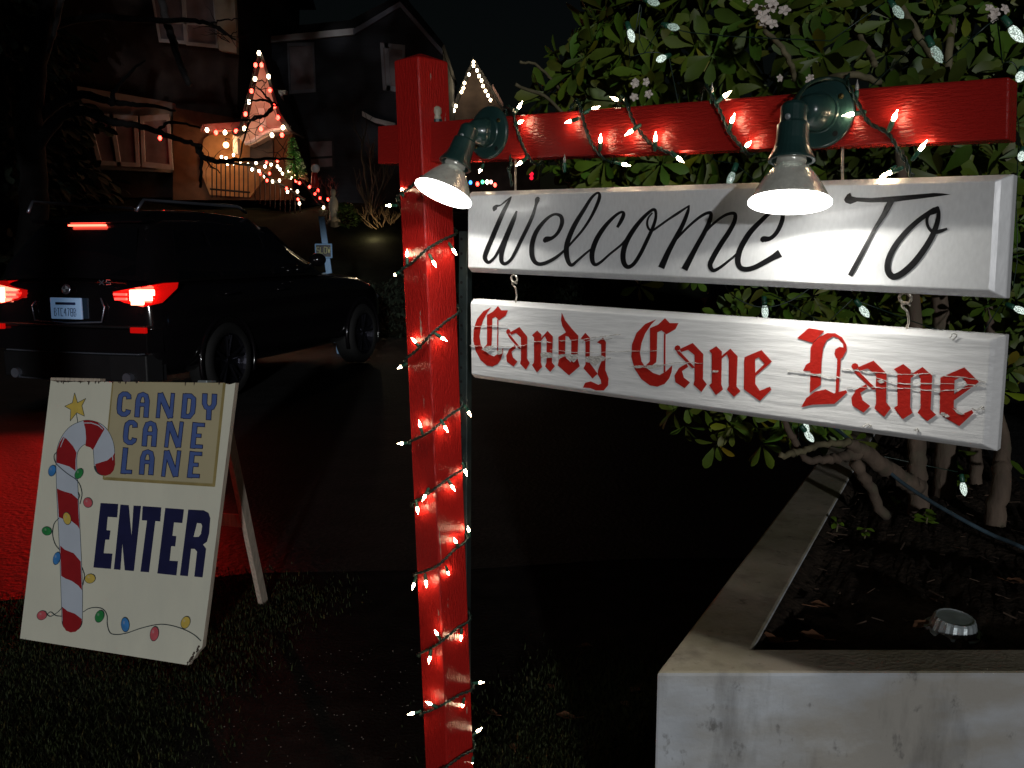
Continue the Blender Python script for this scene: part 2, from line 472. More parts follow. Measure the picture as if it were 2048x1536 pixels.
S_B = [
    [(250, 490, 16), (265, 474, 32), (310, 468, 22), (352, 430, 22), (385, 365, 24), (395, 310, 22), (370, 275, 16), (320, 285, 18), (250, 345, 24), (170, 430, 28), (110, 530, 30), (88, 610, 30), (100, 662, 26),
     (140, 680, 26), (200, 668, 26), (270, 632, 28), (330, 598, 32), (378, 570, 44)],
    [(1460, 250, 8), (1440, 275, 34), (1390, 300, 26), (1320, 350, 26), (1240, 425, 28), (1165, 520, 30), (1120, 615, 32), (1116, 690, 34), (1150, 730, 34), (1210, 710, 34), (1290, 640, 34), (1360, 550, 32),
     (1415, 460, 30), (1452, 370, 26), (1464, 300, 20), (1460, 250, 8)],
    [(1412, 290, 12), (1385, 330, 16), (1390, 385, 16), (1425, 425, 18), (1470, 420, 20), (1522, 402, 12)],
]
g = G(); k = 0
words = (G(), G())
for conv, SS in ((zA, S_A), (zB, S_B)):
    for i, st in enumerate(SS):
        k += 1
        WPL.ribbon(words[1 if conv is zB and i else 0], smooth_path(st, 6), .0006 + k * 6e-5, conv, 1.3)
g = words[1]
WPL.poly(g, [(858, 155), (868, 180), (900, 188), (1000, 192), (1200, 176), (1430, 157), (1490, 160), (1546, 168), (1400, 188), (1150, 219), (1000, 222), (905, 216), (858, 234), (826, 224), (814, 204), (836, 168)], .0018, zB)
WPL.poly(g, [(1112, 214), (1166, 206), (1105, 315), (1040, 402), (940, 600), (872, 729), (840, 718), (905, 600), (1018, 392), (1072, 300)], .0019, zB)
for g in words: build("word", g, M['black'], welcome)

# ---- Candy Cane Lane, blackletter
zC, zD = Z(920, 530, 3.531), Z(1450, 580, 3.4247)
def aff(x0, X0, sx, y0, Y0, sy, sk=0.0):
    return lambda p: (X0 + (p[0] - x0) * sx, Y0 + (p[1] - y0) * sy + (p[0] - x0) * sk)
bC = [
    [(222, 297), (196, 330), (165, 385), (146, 445), (138, 505), (146, 560), (164, 592), (178, 606), (206, 632), (240, 645), (270, 625), (306, 584), (302, 625), (290, 665), (266, 700), (228, 718), (190, 710), (146, 672), (110, 606), (93, 532), (97, 452), (120, 382), (165, 326)],
    [(190, 352), (232, 330), (268, 289), (292, 320), (338, 320), (322, 358), (276, 390), (250, 366), (228, 378), (225, 530), (222, 566), (178, 604), (165, 590), (190, 558)],
    [(263, 385), (271, 385), (270, 628), (261, 628)],
]
ba = [
    [(352, 476), (420, 437), (475, 505), (473, 660), (493, 692), (465, 740), (424, 696), (430, 670), (430, 512), (396, 480), (360, 494)],
    [(388, 566), (348, 594), (326, 640), (330, 682), (378, 718), (406, 682), (374, 652), (364, 612), (396, 586)],
    [(334, 486), (352, 490), (432, 590), (418, 594), (344, 508)],
    [(326, 470), (331, 457), (342, 452), (353, 458), (356, 471), (349, 484), (337, 487), (328, 481)],
]
bn = [
    [(508, 496), (545, 462), (574, 490), (571, 690), (580, 720), (543, 760), (508, 706), (522, 690), (522, 512)],
    [(570, 520), (618, 465), (656, 505), (650, 690), (671, 714), (637, 755), (600, 716), (611, 690), (611, 530), (600, 502), (574, 532)],
]
bd = ([(718, 335), (742, 390), (790, 450), (836, 500), (830, 660), (846, 715), (770, 780), (690, 710), (696, 680), (695, 508), (748, 476), (722, 430), (713, 390)],
      [(745, 500), (742, 640), (752, 660), (784, 688), (786, 540), (766, 506)])
by = [
    [(852, 520), (885, 478), (918, 514), (916, 690), (972, 768), (936, 802), (872, 730), (886, 702), (885, 538)],
    [(968, 547), (1010, 512), (1031, 545), (1026, 740), (1049, 800), (1046, 850), (1015, 886), (960, 886), (920, 870), (868, 866), (884, 832), (924, 822), (976, 845), (998, 838), (994, 812), (972, 772), (976, 740), (998, 682), (997, 560)],
]
be = ([(133, 460), (250, 411), (322, 490), (209, 588), (207, 642), (238, 690), (310, 662), (318, 682), (240, 760), (130, 680)],
      [(206, 474), (232, 460), (272, 506), (208, 566)])
bL = [
    [(494, 330), (575, 260), (682, 280), (600, 362)],
    [(586, 396), (606, 360), (650, 320), (700, 295), (755, 296), (802, 325), (832, 375), (833, 410), (816, 442), (805, 464), (784, 476), (760, 465), (749, 438), (756, 405), (786, 389), (812, 395), (804, 362), (776, 328), (738, 318), (697, 345), (672, 396), (662, 480), (658, 570), (656, 650), (580, 706), (585, 556), (534, 555), (555, 512), (582, 496)],
    [(770, 468), (793, 468), (777, 708), (756, 708)],
    [(522, 803), (558, 740), (620, 695), (690, 680), (746, 708), (830, 685), (836, 702), (750, 780), (690, 782), (600, 786)],
]
be3 = ([(1476, 600), (1640, 530), (1740, 630), (1568, 756), (1567, 804), (1628, 850), (1692, 822), (1702, 842), (1605, 932), (1470, 852)],
       [(1573, 618), (1624, 592), (1664, 650), (1570, 716)])
g = G(); k = 0
def put(polys, conv, f=lambda p: p, hole=None):
    global k
    g = G()
    for i, p in enumerate(polys):
        k += 1
        CPL.poly(g, [f(q) for q in p], .0006 + k * 5e-5, conv, [[f(q) for q in hole]] if hole and i == 0 else ())
    fixn(build("letter", g, M['redletter'], candy))
put(bC, zC); put(ba, zC); put(bn, zC); put([bd[0]], zC, hole=bd[1]); put(by, zC)
put(bC, zC, aff(93, 1210, 1.36, 290, 376, 1.13)); put(ba, zC, aff(340, 1535, 1.36, 437, 549, 1.139, .02)); put(bn, zC, aff(545, 1810, 1.36, 462, 573, 1.16, .2))
put([be[0]], zD, hole=be[1]); put(bL, zD)
put(ba, zD, aff(340, 888, 1.62, 437, 481, 1.27, .03)); put(bn, zD, aff(545, 1222, 1.78, 462, 507, 1.268, .22)); put([be3[0]], zD, hole=be3[1])
# flaked strips where the red paint has come off and the cracks that run along the board
g = G()
fl = [(zC, [(572, 622), (612, 616), (655, 622), (652, 656), (600, 660), (570, 656)]), (zC, [(694, 634), (740, 628), (836, 630), (833, 660), (800, 690), (742, 640), (694, 668)]),
      (zC, [(890, 648), (1000, 640), (1026, 652), (1022, 672), (985, 690), (960, 712), (918, 690), (888, 684)]), (zC, [(150, 596), (220, 572), (240, 578), (180, 612)]),
      (zC, [(256, 606), (300, 600), (296, 628), (262, 634)]), (zC, [(1214, 715), (1262, 712), (1300, 718), (1392, 704), (1440, 702), (1438, 712), (1350, 735), (1290, 724), (1240, 728)]),
      (zD, [(580, 570), (660, 574), (662, 594), (620, 586), (578, 584)]), (zD, [(1040, 620), (1075, 615), (1092, 632), (1062, 640)]),
      (zD, [(1478, 832), (1510, 845), (1545, 866), (1512, 872), (1476, 852)]), (zD, [(1560, 812), (1590, 822), (1640, 852), (1600, 850)]), (zC, [(1780, 745), (1830, 742), (1822, 756), (1782, 756)])]
for i, (cv, p) in enumerate(fl):
    # ragged outline
    q = []
    for a, b in zip(p, p[1:] + p[:1]):
        for t in (0, .33, .66):
            q.append((a[0] + (b[0] - a[0]) * t + random.uniform(-4, 4), a[1] + (b[1] - a[1]) * t + random.uniform(-3, 3)))
    g = G(); CPL.poly(g, q, .0032 + i * 3e-5, cv)
    fixn(build("flaked_paint", g, M['flake'], candy))
g = G()
for cv, line in [(zC, [(95, 438), (180, 432), (330, 428)]), (zC, [(70, 570), (230, 575), (420, 572), (470, 560)]), (zC, [(700, 535), (830, 530), (1000, 505), (1130, 490)]),
                 (zC, [(640, 600), (850, 618), (1100, 612), (1400, 606)]), (zC, [(860, 545), (960, 525), (1080, 520)]), (zC, [(1000, 640), (1040, 660), (1070, 656)]),
                 (zC, [(1190, 718), (1400, 708), (1560, 690), (1720, 694)]), (zC, [(500, 545), (580, 540), (640, 548)]),
                 (zD, [(424, 553), (560, 568), (700, 596), (790, 596)]), (zD, [(800, 538), (900, 552), (1060, 566), (1260, 580), (1420, 566)]), (zD, [(830, 668), (1000, 668), (1200, 672), (1480, 690), (1730, 660)]),
                 (zD, [(1030, 600), (1200, 640), (1500, 640), (1790, 660)]), (zD, [(1500, 590), (1650, 600), (1790, 632)]), (zD, [(1700, 812), (1730, 822), (1770, 800), (1775, 820)]),
                 (zD, [(1540, 330), (1560, 300), (1590, 310), (1560, 340)]), (zD, [(940, 940), (975, 920), (1000, 930), (985, 945)]), (zD, [(1300, 965), (1320, 950), (1325, 975)])]:
    p = []
    for q in smooth_path(line, 8):
        p.append(CPL.pt(*cv(q[0] + random.uniform(-5, 5), q[1] + random.uniform(-3, 3)), .0022))
    g = G(); g.tube(p, [random.uniform(.0004, .0012) for _ in p], 4)
    build("paint_crack", g, M['flake'], candy)

# ---- the red post and beam
frame = thing("red_sign_frame", "glossy red wooden post with a crossbeam, wound with mini lights", "sign post", (0, 0, 0))
u = wU.normalized()
nh = Vector((wN.x, wN.y, 0)).normalized()
uh = Vector((u.x, u.y, 0)).normalized()
B = onplane(862, 285, wP[0], wN)
def along(P, d, px, py):          # point P + d*t whose image column is px near row py
    best = None
    for t in np.linspace(-.4, .4, 4001):
        q = P + d * float(t) - CAM
        fw = q.y * _c - q.z * _s
        x = 1024 + FPX * q.x / fw
        e = abs(x - px)
        if best is None or e < best[0]: best = (e, float(t))
    return P + d * best[1]
T_mid = along(B, nh, 843, 285)
T_far = along(B, nh, 902, 285)
T_left = along(T_mid, uh, 795, 285)
def vert(px, py, Y): return at(px, py, Y)
pt_top = at(836, 112, T_mid.y); pt_bot = at(893, 1500, T_mid.y)
pdir = (pt_bot - pt_top)
base0 = pt_bot + pdir * ((pt_bot.z + .02) / -pdir.z)
dF, dL = T_far - T_mid, T_left - T_mid
frame.location = base0 + dF * .5 + dL * .5
frame.location.z = 0
def postpt(z, a, b):     # a along left (0..1), b along depth (0..1), at height z
    t = (pt_top.z - z) / (pt_top.z - base0.z)
    return lerp(pt_top, base0, t) + dL * a + dF * b
H_TOP = pt_top.z
g = G()
rows = list(np.linspace(-.02, H_TOP, 30))
cs = [(0, 0), (1, 0), (1, 1), (0, 1)]
for z in rows:
    for a, b in cs: g.v.append(postpt(float(z), a, b))
for i in range(len(rows) - 1):
    for j in range(4):
        j2 = (j + 1) % 4
        g.f.append([i * 4 + j, i * 4 + j2, (i + 1) * 4 + j2, (i + 1) * 4 + j]); g.m.append(0)
nb = len(g.v)
g.v.append(postpt(H_TOP + .018, .5, .5))
for j in range(4):
    g.f.append([nb - 4 + j, nb - 4 + (j + 1) % 4, nb]); g.m.append(0)
g.loc = []
for i, p in enumerate(g.v):
    q = p - frame.location
    g.loc.append((q.z, q.dot(uh), q.dot(nh)))
fixn(build("post", g, M['redpost'], frame, bevel=.003))
for i, (x0, y0, x1, y1, w) in enumerate(((508, 1000, 524, 1085, 10), (470, 1105, 500, 1180, 12), (484, 1195, 500, 1330, 14), (428, 1340, 436, 1500, 7), (500, 1400, 520, 1480, 9), (455, 1380, 470, 1450, 7), (530, 860, 545, 950, 9), (478, 960, 492, 1010, 9),
        (382, 200, 396, 420, 4), (394, 560, 404, 700, 4), (404, 760, 412, 990, 3), (520, 1290, 528, 1262, 4), (530, 1282, 540, 1252, 4), (541, 1272, 552, 1246, 4), (438, 640, 446, 720, 6), (448, 1010, 520, 1006, 4))):
    g = G(); zs = Z(740, 980, 2.763); PP = Plane(postpt(.8, 0, 0), uh); A_s, B_s = [], []
    for t in np.linspace(0, 1, 9):
        x, y = x0 + (x1 - x0) * t, y0 + (y1 - y0) * t; h = w * .5 * math.sin(math.pi * min(.95, max(.05, t))) * random.uniform(.5, 1.3)
        A_s.append(PP.pt(*zs(x - h, y + random.uniform(-3, 3)), .0022 + i * 2e-5)); B_s.append(PP.pt(*zs(x + h, y + random.uniform(-3, 3)), .0022 + i * 2e-5))
    g.polygon(A_s + B_s[::-1]); fixn(build("paint_scrape", g, M['scrape'], frame))
# crossbeam, front face flush with the board plane
bt = [onplane(755, 252, wP[0], wN), onplane(2019, 153.5, wP[0], wN), onplane(2016, 279, wP[0], wN), onplane(755, 328, wP[0], wN)]
bk = -wN * .042
g = G()
nseg = 24
for i in range(nseg + 1):
    t = i / nseg
    a, b = lerp(bt[0], bt[1], t), lerp(bt[3], bt[2], t)
    g.v += [a, b, b + bk, a + bk]
for i in range(nseg):
    for j in range(4):
        j2 = (j + 1) % 4
        g.f.append([i * 4 + j, i * 4 + j2, (i + 1) * 4 + j2, (i + 1) * 4 + j]); g.m.append(0)
g.f += [[0, 1, 2, 3], [nseg * 4 + 3, nseg * 4 + 2, nseg * 4 + 1, nseg * 4]]; g.m += [0, 0]
bu = (bt[1] - bt[0]).normalized()
g.loc = [((p - bt[0]).dot(bu), (p - bt[0]).z, (p - bt[0]).dot(wN)) for p in g.v]
fixn(build("crossbeam", g, M['red'], frame, bevel=.003))

# hanging eyes and hooks between the boards, rods up to the beam
def hook_pair(px, y0, y1, parent_top, parent_bot):
    off = -.014
    top = onplane(px, y0, wP[0], wN, off); bot = onplane(px + 4, y1, cP[0], cN, off)
    L_ = (top - bot).length
    rr = L_ * .14
    dn = (bot - top).normalized()
    g = G(); c = top + dn * (rr * 1.25)
    g.tube([top - dn * .012, top + dn * .002, c - dn * rr], .0021, 8)
    ring = [c + (dn * math.cos(a) + u * math.sin(a)) * rr for a in np.linspace(math.pi, math.pi * 3.05, 20)]
    g.tube(ring, .0024, 8)
    build("eye_screw", g, M['zinc'], parent_top, smooth=True)
    g = G(); c2 = c + dn * rr * .95
    hk = [c2 + u * rr * .75 + dn * rr * .35, c2 + u * rr * .55 + dn * rr * .1 + wN * .004, c2 - dn * rr * .1 + wN * .005, c2 - u * rr * .45 + dn * rr * .35 + wN * .004,
          c2 - u * rr * .5 + dn * rr * .9, c2 + dn * rr * 1.7 + u * rr * .2, lerp(c2, bot, .75) + u * rr * .35, bot, bot + dn * .012]
    g.tube([Vector(p) for p in smooth_path([tuple(p) for p in hk], 5)], .0021, 8)
    build("hook", g, M['zinc'], parent_bot, smooth=True)
hook_pair(1028, 548, 601, welcome, candy)
hook_pair(1810, 583, 656, welcome, candy)
for px, y0, y1 in ((1031, 318, 380), (1685, 290, 360)):
    g = G()
    g.tube([onplane(px, y0 - 8, wP[0], wN, -.02), onplane(px, y1 + 6, wP[0], wN, -.02)], .0025, 8)
    build("hanger_rod", g, M['zinc'], welcome)
# small insulator knob on the beam top beside the post
ins = thing("white_knob", "small pale insulator knob on the beam against the red post", "knob", onplane(874, 240, wP[0], wN, -.02))
g = G(); g.lathe([(.009, 0), (.010, .006), (.008, .010), (.011, .016), (.010, .026), (.004, .030)], ins.location, (0, 0, 1), 12)
M['ceramic'] = mat("dirty_ceramic", (.42, .40, .30), rough=.4, var=.3, vscale=80)
build("knob", g, M['ceramic'], ins, smooth=True)
g = G(); g.lathe([(.012, -.012), (.012, .001)], ins.location, (0, 0, 1), 10)
build("mounting_screw", g, M['steel'], ins)

# perforated steel channel standing behind the post
chan = thing("perforated_steel_post", "dark perforated steel post standing close behind the red post", "metal post", (0, 0, 0))
pc = at(926, 470, T_far.y + .035)
chan.location = (pc.x + .01, pc.y, 0)
g = G()
ct = at(926, 462, pc.y); cb = at(925, 975, pc.y)
cdir = (cb - ct); cbase = cb + cdir * ((cb.z + .02) / -cdir.z)
hw = .0125
ax = Vector((.87, -.49, 0)); ay = Vector((.49, .87, 0))
def chp(p, a, b): return p + ax * a + ay * b
g.hexa([chp(cbase, -hw, 0), chp(cbase, hw, 0), chp(cbase, hw, .022), chp(cbase, -hw, .022), chp(ct, -hw, 0), chp(ct, hw, 0), chp(ct, hw, .022), chp(ct, -hw, .022)])
fixn(build("post_body", g, M['steel'], chan, bevel=.002))
g = G()
n_ = 44
for i in range(n_):
    q = chp(lerp(ct, cbase, .012 + i / n_ * .96), -.004, -.0006)
    g.lathe([(.0036, -.0003), (.0036, .0003)], q, -ay, 8)
build("punched_hole", g, M['hole'], chan)

# ------------------------------------------------------------------ flood lamps
def flood(label, disc_px, rim_px, rim_off, axis, arm_side, boss_turn, group, power):
    Cd = onplane(*disc_px, wP[0], wN)
    root = thing("flood_lamp", label, "flood lamp", Cd, group)
    axis = Vector(axis).normalized()
    g = G()
    g.lathe([(.0545, .0005), (.0545, .005), (.052, .008), (.044, .010), (.032, .011), (.031, .013)], Cd, wN, 40)
    fixn(build("mounting_plate", g, M['green'], root, smooth=False, bevel=.001))
    g = G()
    bdir = (wN + u * boss_turn).normalized()
    bc = Cd + wN * .010
    g.lathe([(.030, 0), (.029, .012), (.024, .030), (.017, .040), (.0001, .041)], bc, bdir, 28)
    build("boss", g, M['green'], root, smooth=True)
    g = G()
    for dx, dz in ((.034, .022), (-.030, -.028)):
        g.lathe([(.0042, .008), (.0042, .0115), (.002, .0125), (.0001, .0125)], Cd + u * dx + Vector((0, 0, dz)), wN, 10)
    build("screw", g, M['brass'], root)
    g = G()
    for dx, dz in ((-.034, .026), (.028, -.034)):
        g.lathe([(.0045, .006), (.0045, .0115)], Cd + u * dx + Vector((0, 0, dz)), wN, 10)
    build("plug", g, M['hole'], root)
    S = onplane(*rim_px, wP[0], wN, rim_off)         # centre of the socket mouth
    top = S - axis * .088
    tip = bc + bdir * .040
    kn = S - axis * .068
    g = G()
    g.tube([tip - bdir * .008, lerp(tip, kn, .5), kn], [.011, .010, .010], 12)
    g.ball(lerp(tip, kn, .15), .0125, 10)
    build("knuckle", g, M['green'], root, smooth=True)
    g = G()
    side = axis.cross(wN).normalized()
    g.lathe([(.006, -.003), (.015, 0), (.0195, .006), (.0195, .030), (.0235, .034), (.0245, .058), (.027, .070), (.0345, .086), (.0345, .089), (.030, .089), (.024, .070), (.0001, .066)], top, axis, 28)
    sk = build("socket", g, M['green'], root, smooth=False)
    g = G()
    g.lathe([(.0045, .012), (.0045, .0225), (.002, .0235), (.0001, .0235)], kn, (kn - tip).normalized().lerp(wN, .6), 10)
    build("wing_screw", g, M['tin'], sk)
    # PAR bulb: ribbed glass reflector and shining lens
    g = G()
    prof = [(.021, -.010), (.022, .002), (.0205, .006), (.024, .009), (.030, .015), (.040, .028), (.050, .044), (.0585, .060)]
    g.lathe(prof, S, axis, 72, closed=False)
    o_ = len(g.v) - len(prof) * 72
    for i in range(3, len(prof)):
        for q in range(72):
            if q % 2:
                v = g.v[o_ + i * 72 + q]; c = S + axis * prof[i][1]
                g.v[o_ + i * 72 + q] = c + (v - c) * .985
    bulb = build("bulb", g, M['glassbody'], root, smooth=True)
    g = G()
    g.lathe([(.0585, .0600), (.0610, .0625), (.0610, .0665), (.058, .0685), (.040, .0715), (.020, .0728), (.0001, .073)], S, axis, 48, closed=False)
    build("lens", g, glow("flood_lens_glow", (1.0, .98, .93), 9.5), bulb, smooth=True)
    # what the bulb gives off: a wide flood cut off by the rim, and an added stronger beam turned towards the board
    hot = onplane(disc_px[0] + 6, disc_px[1] + 310, wP[0], wN) - S
    aim = axis.lerp(hot.normalized(), .55)
    for nm, size, blend, pw, ax_l in (("flood_light", 172, .05, power, axis), ("flood_beam", 100, 1.0, power * 2.6, aim)):
        ld = bpy.data.lights.new(nm, 'SPOT'); ld.energy = pw; ld.spot_size = R(size); ld.spot_blend = blend
        ld.shadow_soft_size = .012; ld.color = (1.0, .97, .90)
        lo = bpy.data.objects.new(nm, ld)
        COL.objects.link(lo); lo.parent = root
        lo.location = S + axis * .0765 - root.location
        lo.rotation_euler = (-ax_l).to_track_quat('Z', 'Y').to_euler()
    return root
FG = "flood lamps screwed to the red crossbeam"
lamp1 = flood("lit flood lamp beside the red post, tilted out to the left", (980, 266), (910, 330), .095, (-.40, -.27, -1), -1, -.55, FG, 1.7)
lamp2 = flood("lit flood lamp over the letters of Welcome, pointing almost straight down", (1644, 227), (1583, 321), .100, (-.06, -.20, -.98), -1, -.25, FG, 1.7)
# cord arching from the right lamp's plate to its socket
cord = thing("lamp_cord", "black cord arching over the round plate of the right flood lamp", "cord", onplane(1640, 165, wP[0], wN, .02))
g = G()
g.tube([Vector(p) for p in smooth_path([tuple(onplane(x, y, wP[0], wN, o_)) for x, y, o_ in ((1592, 214, .085), (1597, 192, .075), (1612, 172, .055), (1632, 161, .03), (1655, 157, .012), (1680, 160, .006), (1698, 172, .005))], 6)], .0032, 8)
build("cord", g, M['wire'], cord, smooth=True)

# ------------------------------------------------------------------ mini light strings
M['mini'] = glow("warm_mini_bulb", (1.0, .74, .46), 62.0)
M['minioff'] = mat("clear_unlit_bulb", (.75, .75, .72), rough=.1, var=.05, trans=.6)
def mini_meshes():
    g = G(); g.lathe([(.0024, -.006), (.0033, -.002), (.0031, .002), (.0015, .006), (.0005, .011), (.0001, .012)], (0, 0, 0), (0, 0, 1), 8)
    s = G(); s.lathe([(.0022, -.024), (.0036, -.021), (.0040, -.009), (.0034, -.0055), (.0001, -.0055)], (0, 0, 0), (0, 0, 1), 8)
    return g, s
MINI = {}
def mini_bulb(root, pos, direction, lit=True):
    if 'b' not in MINI:
        gb, gs = mini_meshes()
        b = build("bulb", gb, M['mini'], root, smooth=True, local=True); s = build("socket", gs, M['socketgreen'], b, smooth=True, local=True)
        MINI['b'], MINI['s'] = b, s
    else:
        b = MINI['b'].copy(); COL.objects.link(b); b.parent = root
        s = MINI['s'].copy(); COL.objects.link(s); s.parent = b
    if not lit:
        b.data = b.data.copy(); b.data.materials[0] = M['minioff']
    b.location = pos - root.location
    b.rotation_euler = Vector(direction).to_track_quat('Z', 'Y').to_euler()
    return b
def twisted(path, r=.0019, sep=.0022, pitch=.028, step=.004):
    # resample
    P = [Vector(p) for p in path]; out = [P[0]]
    for a, b in zip(P, P[1:]):
        L_ = (b - a).length; n = max(1, int(L_ / step))
        out += [lerp(a, b, (i + 1) / n) for i in range(n)]
    g = G(); d = 0.0
    A1, A2 = [], []
    for i, p in enumerate(out):
        t = (out[min(i + 1, len(out) - 1)] - out[max(i - 1, 0)]).normalized()
        x = t.orthogonal().normalized(); y = t.cross(x)
        if i: d += (p - out[i - 1]).length
        a = d / pitch * 2 * math.pi
        # keep a stable frame
        ref = Vector((0, 0, 1)) if abs(t.z) < .9 else Vector((1, 0, 0))
        x = ref.cross(t).normalized(); y = t.cross(x)
        o_ = (x * math.cos(a) + y * math.sin(a)) * sep
        A1.append(p + o_); A2.append(p - o_)
    g.tube(A1, r, 5); g.tube(A2, r, 5)
    return g
# string on the post: (row at right edge, at middle edge, at left edge) of every turn, photo rows
turns = [(None, 352, 400), (462, 500, 548), (617, 672, 728), (805, 858, 888), (930, 975, 1012), (1072, 1128, 1152), (1232, 1280, 1312), (1372, 1405, 1430), (1490, 1530, 1560)]
def edge_pt(which, row, push=.006):
    # invert: height on an edge whose image row is `row`
    a, b = {'r': (0, 1), 'm': (0, 0), 'l': (1, 0)}[which]
    lo, hi = -.5, 3.0
    for _ in range(50):
        z = (lo + hi) / 2
        q = postpt(z, a, b) - CAM
        fw = q.y * _c - q.z * _s; up = q.y * _s + q.z * _c
        r_ = 768 - FPX * up / fw
        if r_ > row: lo = z
        else: hi = z
    ctr = postpt(z, .5, .5)
    p = postpt(z, a, b)
    return p + (p - ctr).normalized() * push
path = []
for i, (r_, m_, l_) in enumerate(turns):
    if r_ is not None:
        path.append(edge_pt('r', r_))
        pr = edge_pt('r', r_)
        path.append(lerp(pr, edge_pt('m', m_), .5) + uh * .002)
    pm, pl = edge_pt('m', m_), edge_pt('l', l_)
    path += [pm, lerp(pm, pl, .5) + nh * .002, pl]
    if i + 1 < len(turns):
        zb = (pl.z + edge_pt('r', turns[i + 1][0]).z) / 2
        path.append(postpt(zb, 1, 1) + (-uh - nh) * .005)
path = [Vector(p) for p in smooth_path([tuple(p) for p in path], 5)]
post_string = thing("post_light_string", "warm mini lights on dark green wire spiralling down the red post", "light string", (frame.location.x, frame.location.y, 0))
build("wire", twisted(path), M['wire'], post_string, smooth=True)
def nearest(path, p):
    return min(path, key=lambda q: (q - p).length)
pP = Plane(postpt(1.2, 0, 0), nh)     # front face of post
pR = Plane(postpt(1.2, 0, 0), uh)     # side face
def midx(row):  # image column of middle edge
    return 836 + (row - 112) * 57 / 1388
post_bulbs = [(804, 380), (779, 411), (814, 509), (791, 549), (868, 526), (908, 502), (829, 682), (801, 734), (886, 677), (840, 850), (803, 887), (891, 856), (938, 826), (931, 943), (905, 974), (849, 994),
              (835, 1019), (937, 1059), (911, 1082), (896, 1145), (852, 1166), (827, 1171), (873, 1266), (922, 1274), (859, 1318), (961, 1365), (925, 1411), (859, 1407), (824, 1427), (957, 1461), (944, 1526)]
for x, y in post_bulbs:
    mx_ = midx(y)
    if x < mx_: p = onplane(x, y, postpt(1.0, 0, 0), nh, .013)
    else: p = onplane(x, y, postpt(1.0, 0, 0), uh, .013)
    q = nearest(path, p)
    d = p - q
    if d.length < .004: d = nh
    mini_bulb(post_string, p, d.normalized() + Vector((random.uniform(-.3, .3), random.uniform(-.2, .2), random.uniform(-.3, .3))))
    if d.length > .03:       # slack lead from the twisted pair out to the socket
        pass
# string on the beam
beam_string = thing("beam_light_string", "warm mini lights on dark green wire looped along the red crossbeam", "light string", lerp(bt[0], bt[1], .4))
BO = .007
def bp(x, y, o_=BO): return onplane(x, y, wP[0], wN, o_)
bpath = []
for seg in ([(1024, 372), (1020, 350), (1017, 335), (1022, 322)], ):
    bpath += [bp(x, y, .004) for x, y in seg]
loops = [[(1027, 224), (1034, 258), (1046, 292), (1060, 318)], [(1160, 212), (1168, 245), (1182, 285), (1202, 312)], [(1253, 204), (1268, 245), (1300, 285), (1345, 309)], [(1420, 184), (1440, 222), (1458, 262), (1488, 300)],
         [(1695, 166), (1715, 205), (1738, 245), (1775, 266), (1800, 305)]]
for i, lp in enumerate(loops):
    x0, y0 = lp[0]
    bpath += [bp(x0 - 14, y0 - 4, -.050), bp(x0 - 4, y0 - 5, -.02)]
    bpath += [bp(x, y) for x, y in lp]
    if i + 1 < len(loops):
        x1, y1 = lp[-1]
        bpath += [bp(x1 + 10, y1 + 8, -.02), bp(x1 + 26, y1 + 2, -.050)]
bpath += [bp(1812, 322, .004), bp(1818, 345, -.004), bp(1826, 352, -.012)]
bpath = [Vector(p) for p in smooth_path([tuple(p) for p in bpath], 5)]
build("wire", twisted(bpath), M['wire'], beam_string, smooth=True)
beam_bulbs = [(1039, 212, -.01), (1041, 244, .014), (1040, 326, .01), (961, 340, -.03), (1139, 243, .014), (1189, 217, -.01), (1230, 198, -.012), (1201, 279, .014), (1260, 264, .014), (1311, 276, .014), (1250, 329, -.01),
              (1359, 318, .004), (1452, 190, -.004), (1465, 239, .014), (1496, 289, .014), (1700, 229, .014), (1789, 234, .016), (1844, 294, .008), (1778, 346, .0), (1767, 352, -.004)]
for x, y, o_ in beam_bulbs:
    p = bp(x, y, o_); q = nearest(bpath, p); d = p - q
    d = (d.normalized() if d.length > .003 else wN) + Vector((random.uniform(-.4, .4), random.uniform(-.2, .2), random.uniform(-.3, .4)))
    mini_bulb(beam_string, p, d)
for x, y, o_ in ((1424, 179, .0), (1714, 174, .0), (1129, 320, .0)):
    mini_bulb(beam_string, bp(x, y, o_), (0, 0, 1), lit=False)

# ================================================================== A-FRAME SANDWICH BOARD
AQ = [(101.4, 761), (471, 765.7), (399, 1332), (40, 1277)]
aP = [CAM + p for p in para(AQ)]
sc_ = (0 - CAM.z) / (aP[3].z - CAM.z)
aP = [CAM + (p - CAM) * sc_ * .985 for p in aP]
aU, aV = (aP[1] - aP[0]), (aP[3] - aP[0])
aN = aV.cross(aU).normalized()
if aN.dot(CAM - aP[0]) < 0: aN = -aN
APL = Plane(aP[0], aN)
sb = thing("sandwich_board", "cream wooden A-frame board painted with a candy cane and the word Enter", "sandwich board", (lerp(aP[2], aP[3], .5).x, lerp(aP[2], aP[3], .5).y + .1, 0))
au, av = aU.normalized(), aV.normalized()
zE, zF, zG = Z(20, 730, 2.5185), Z(40, 740, 5.689), Z(220, 760, 6.677)
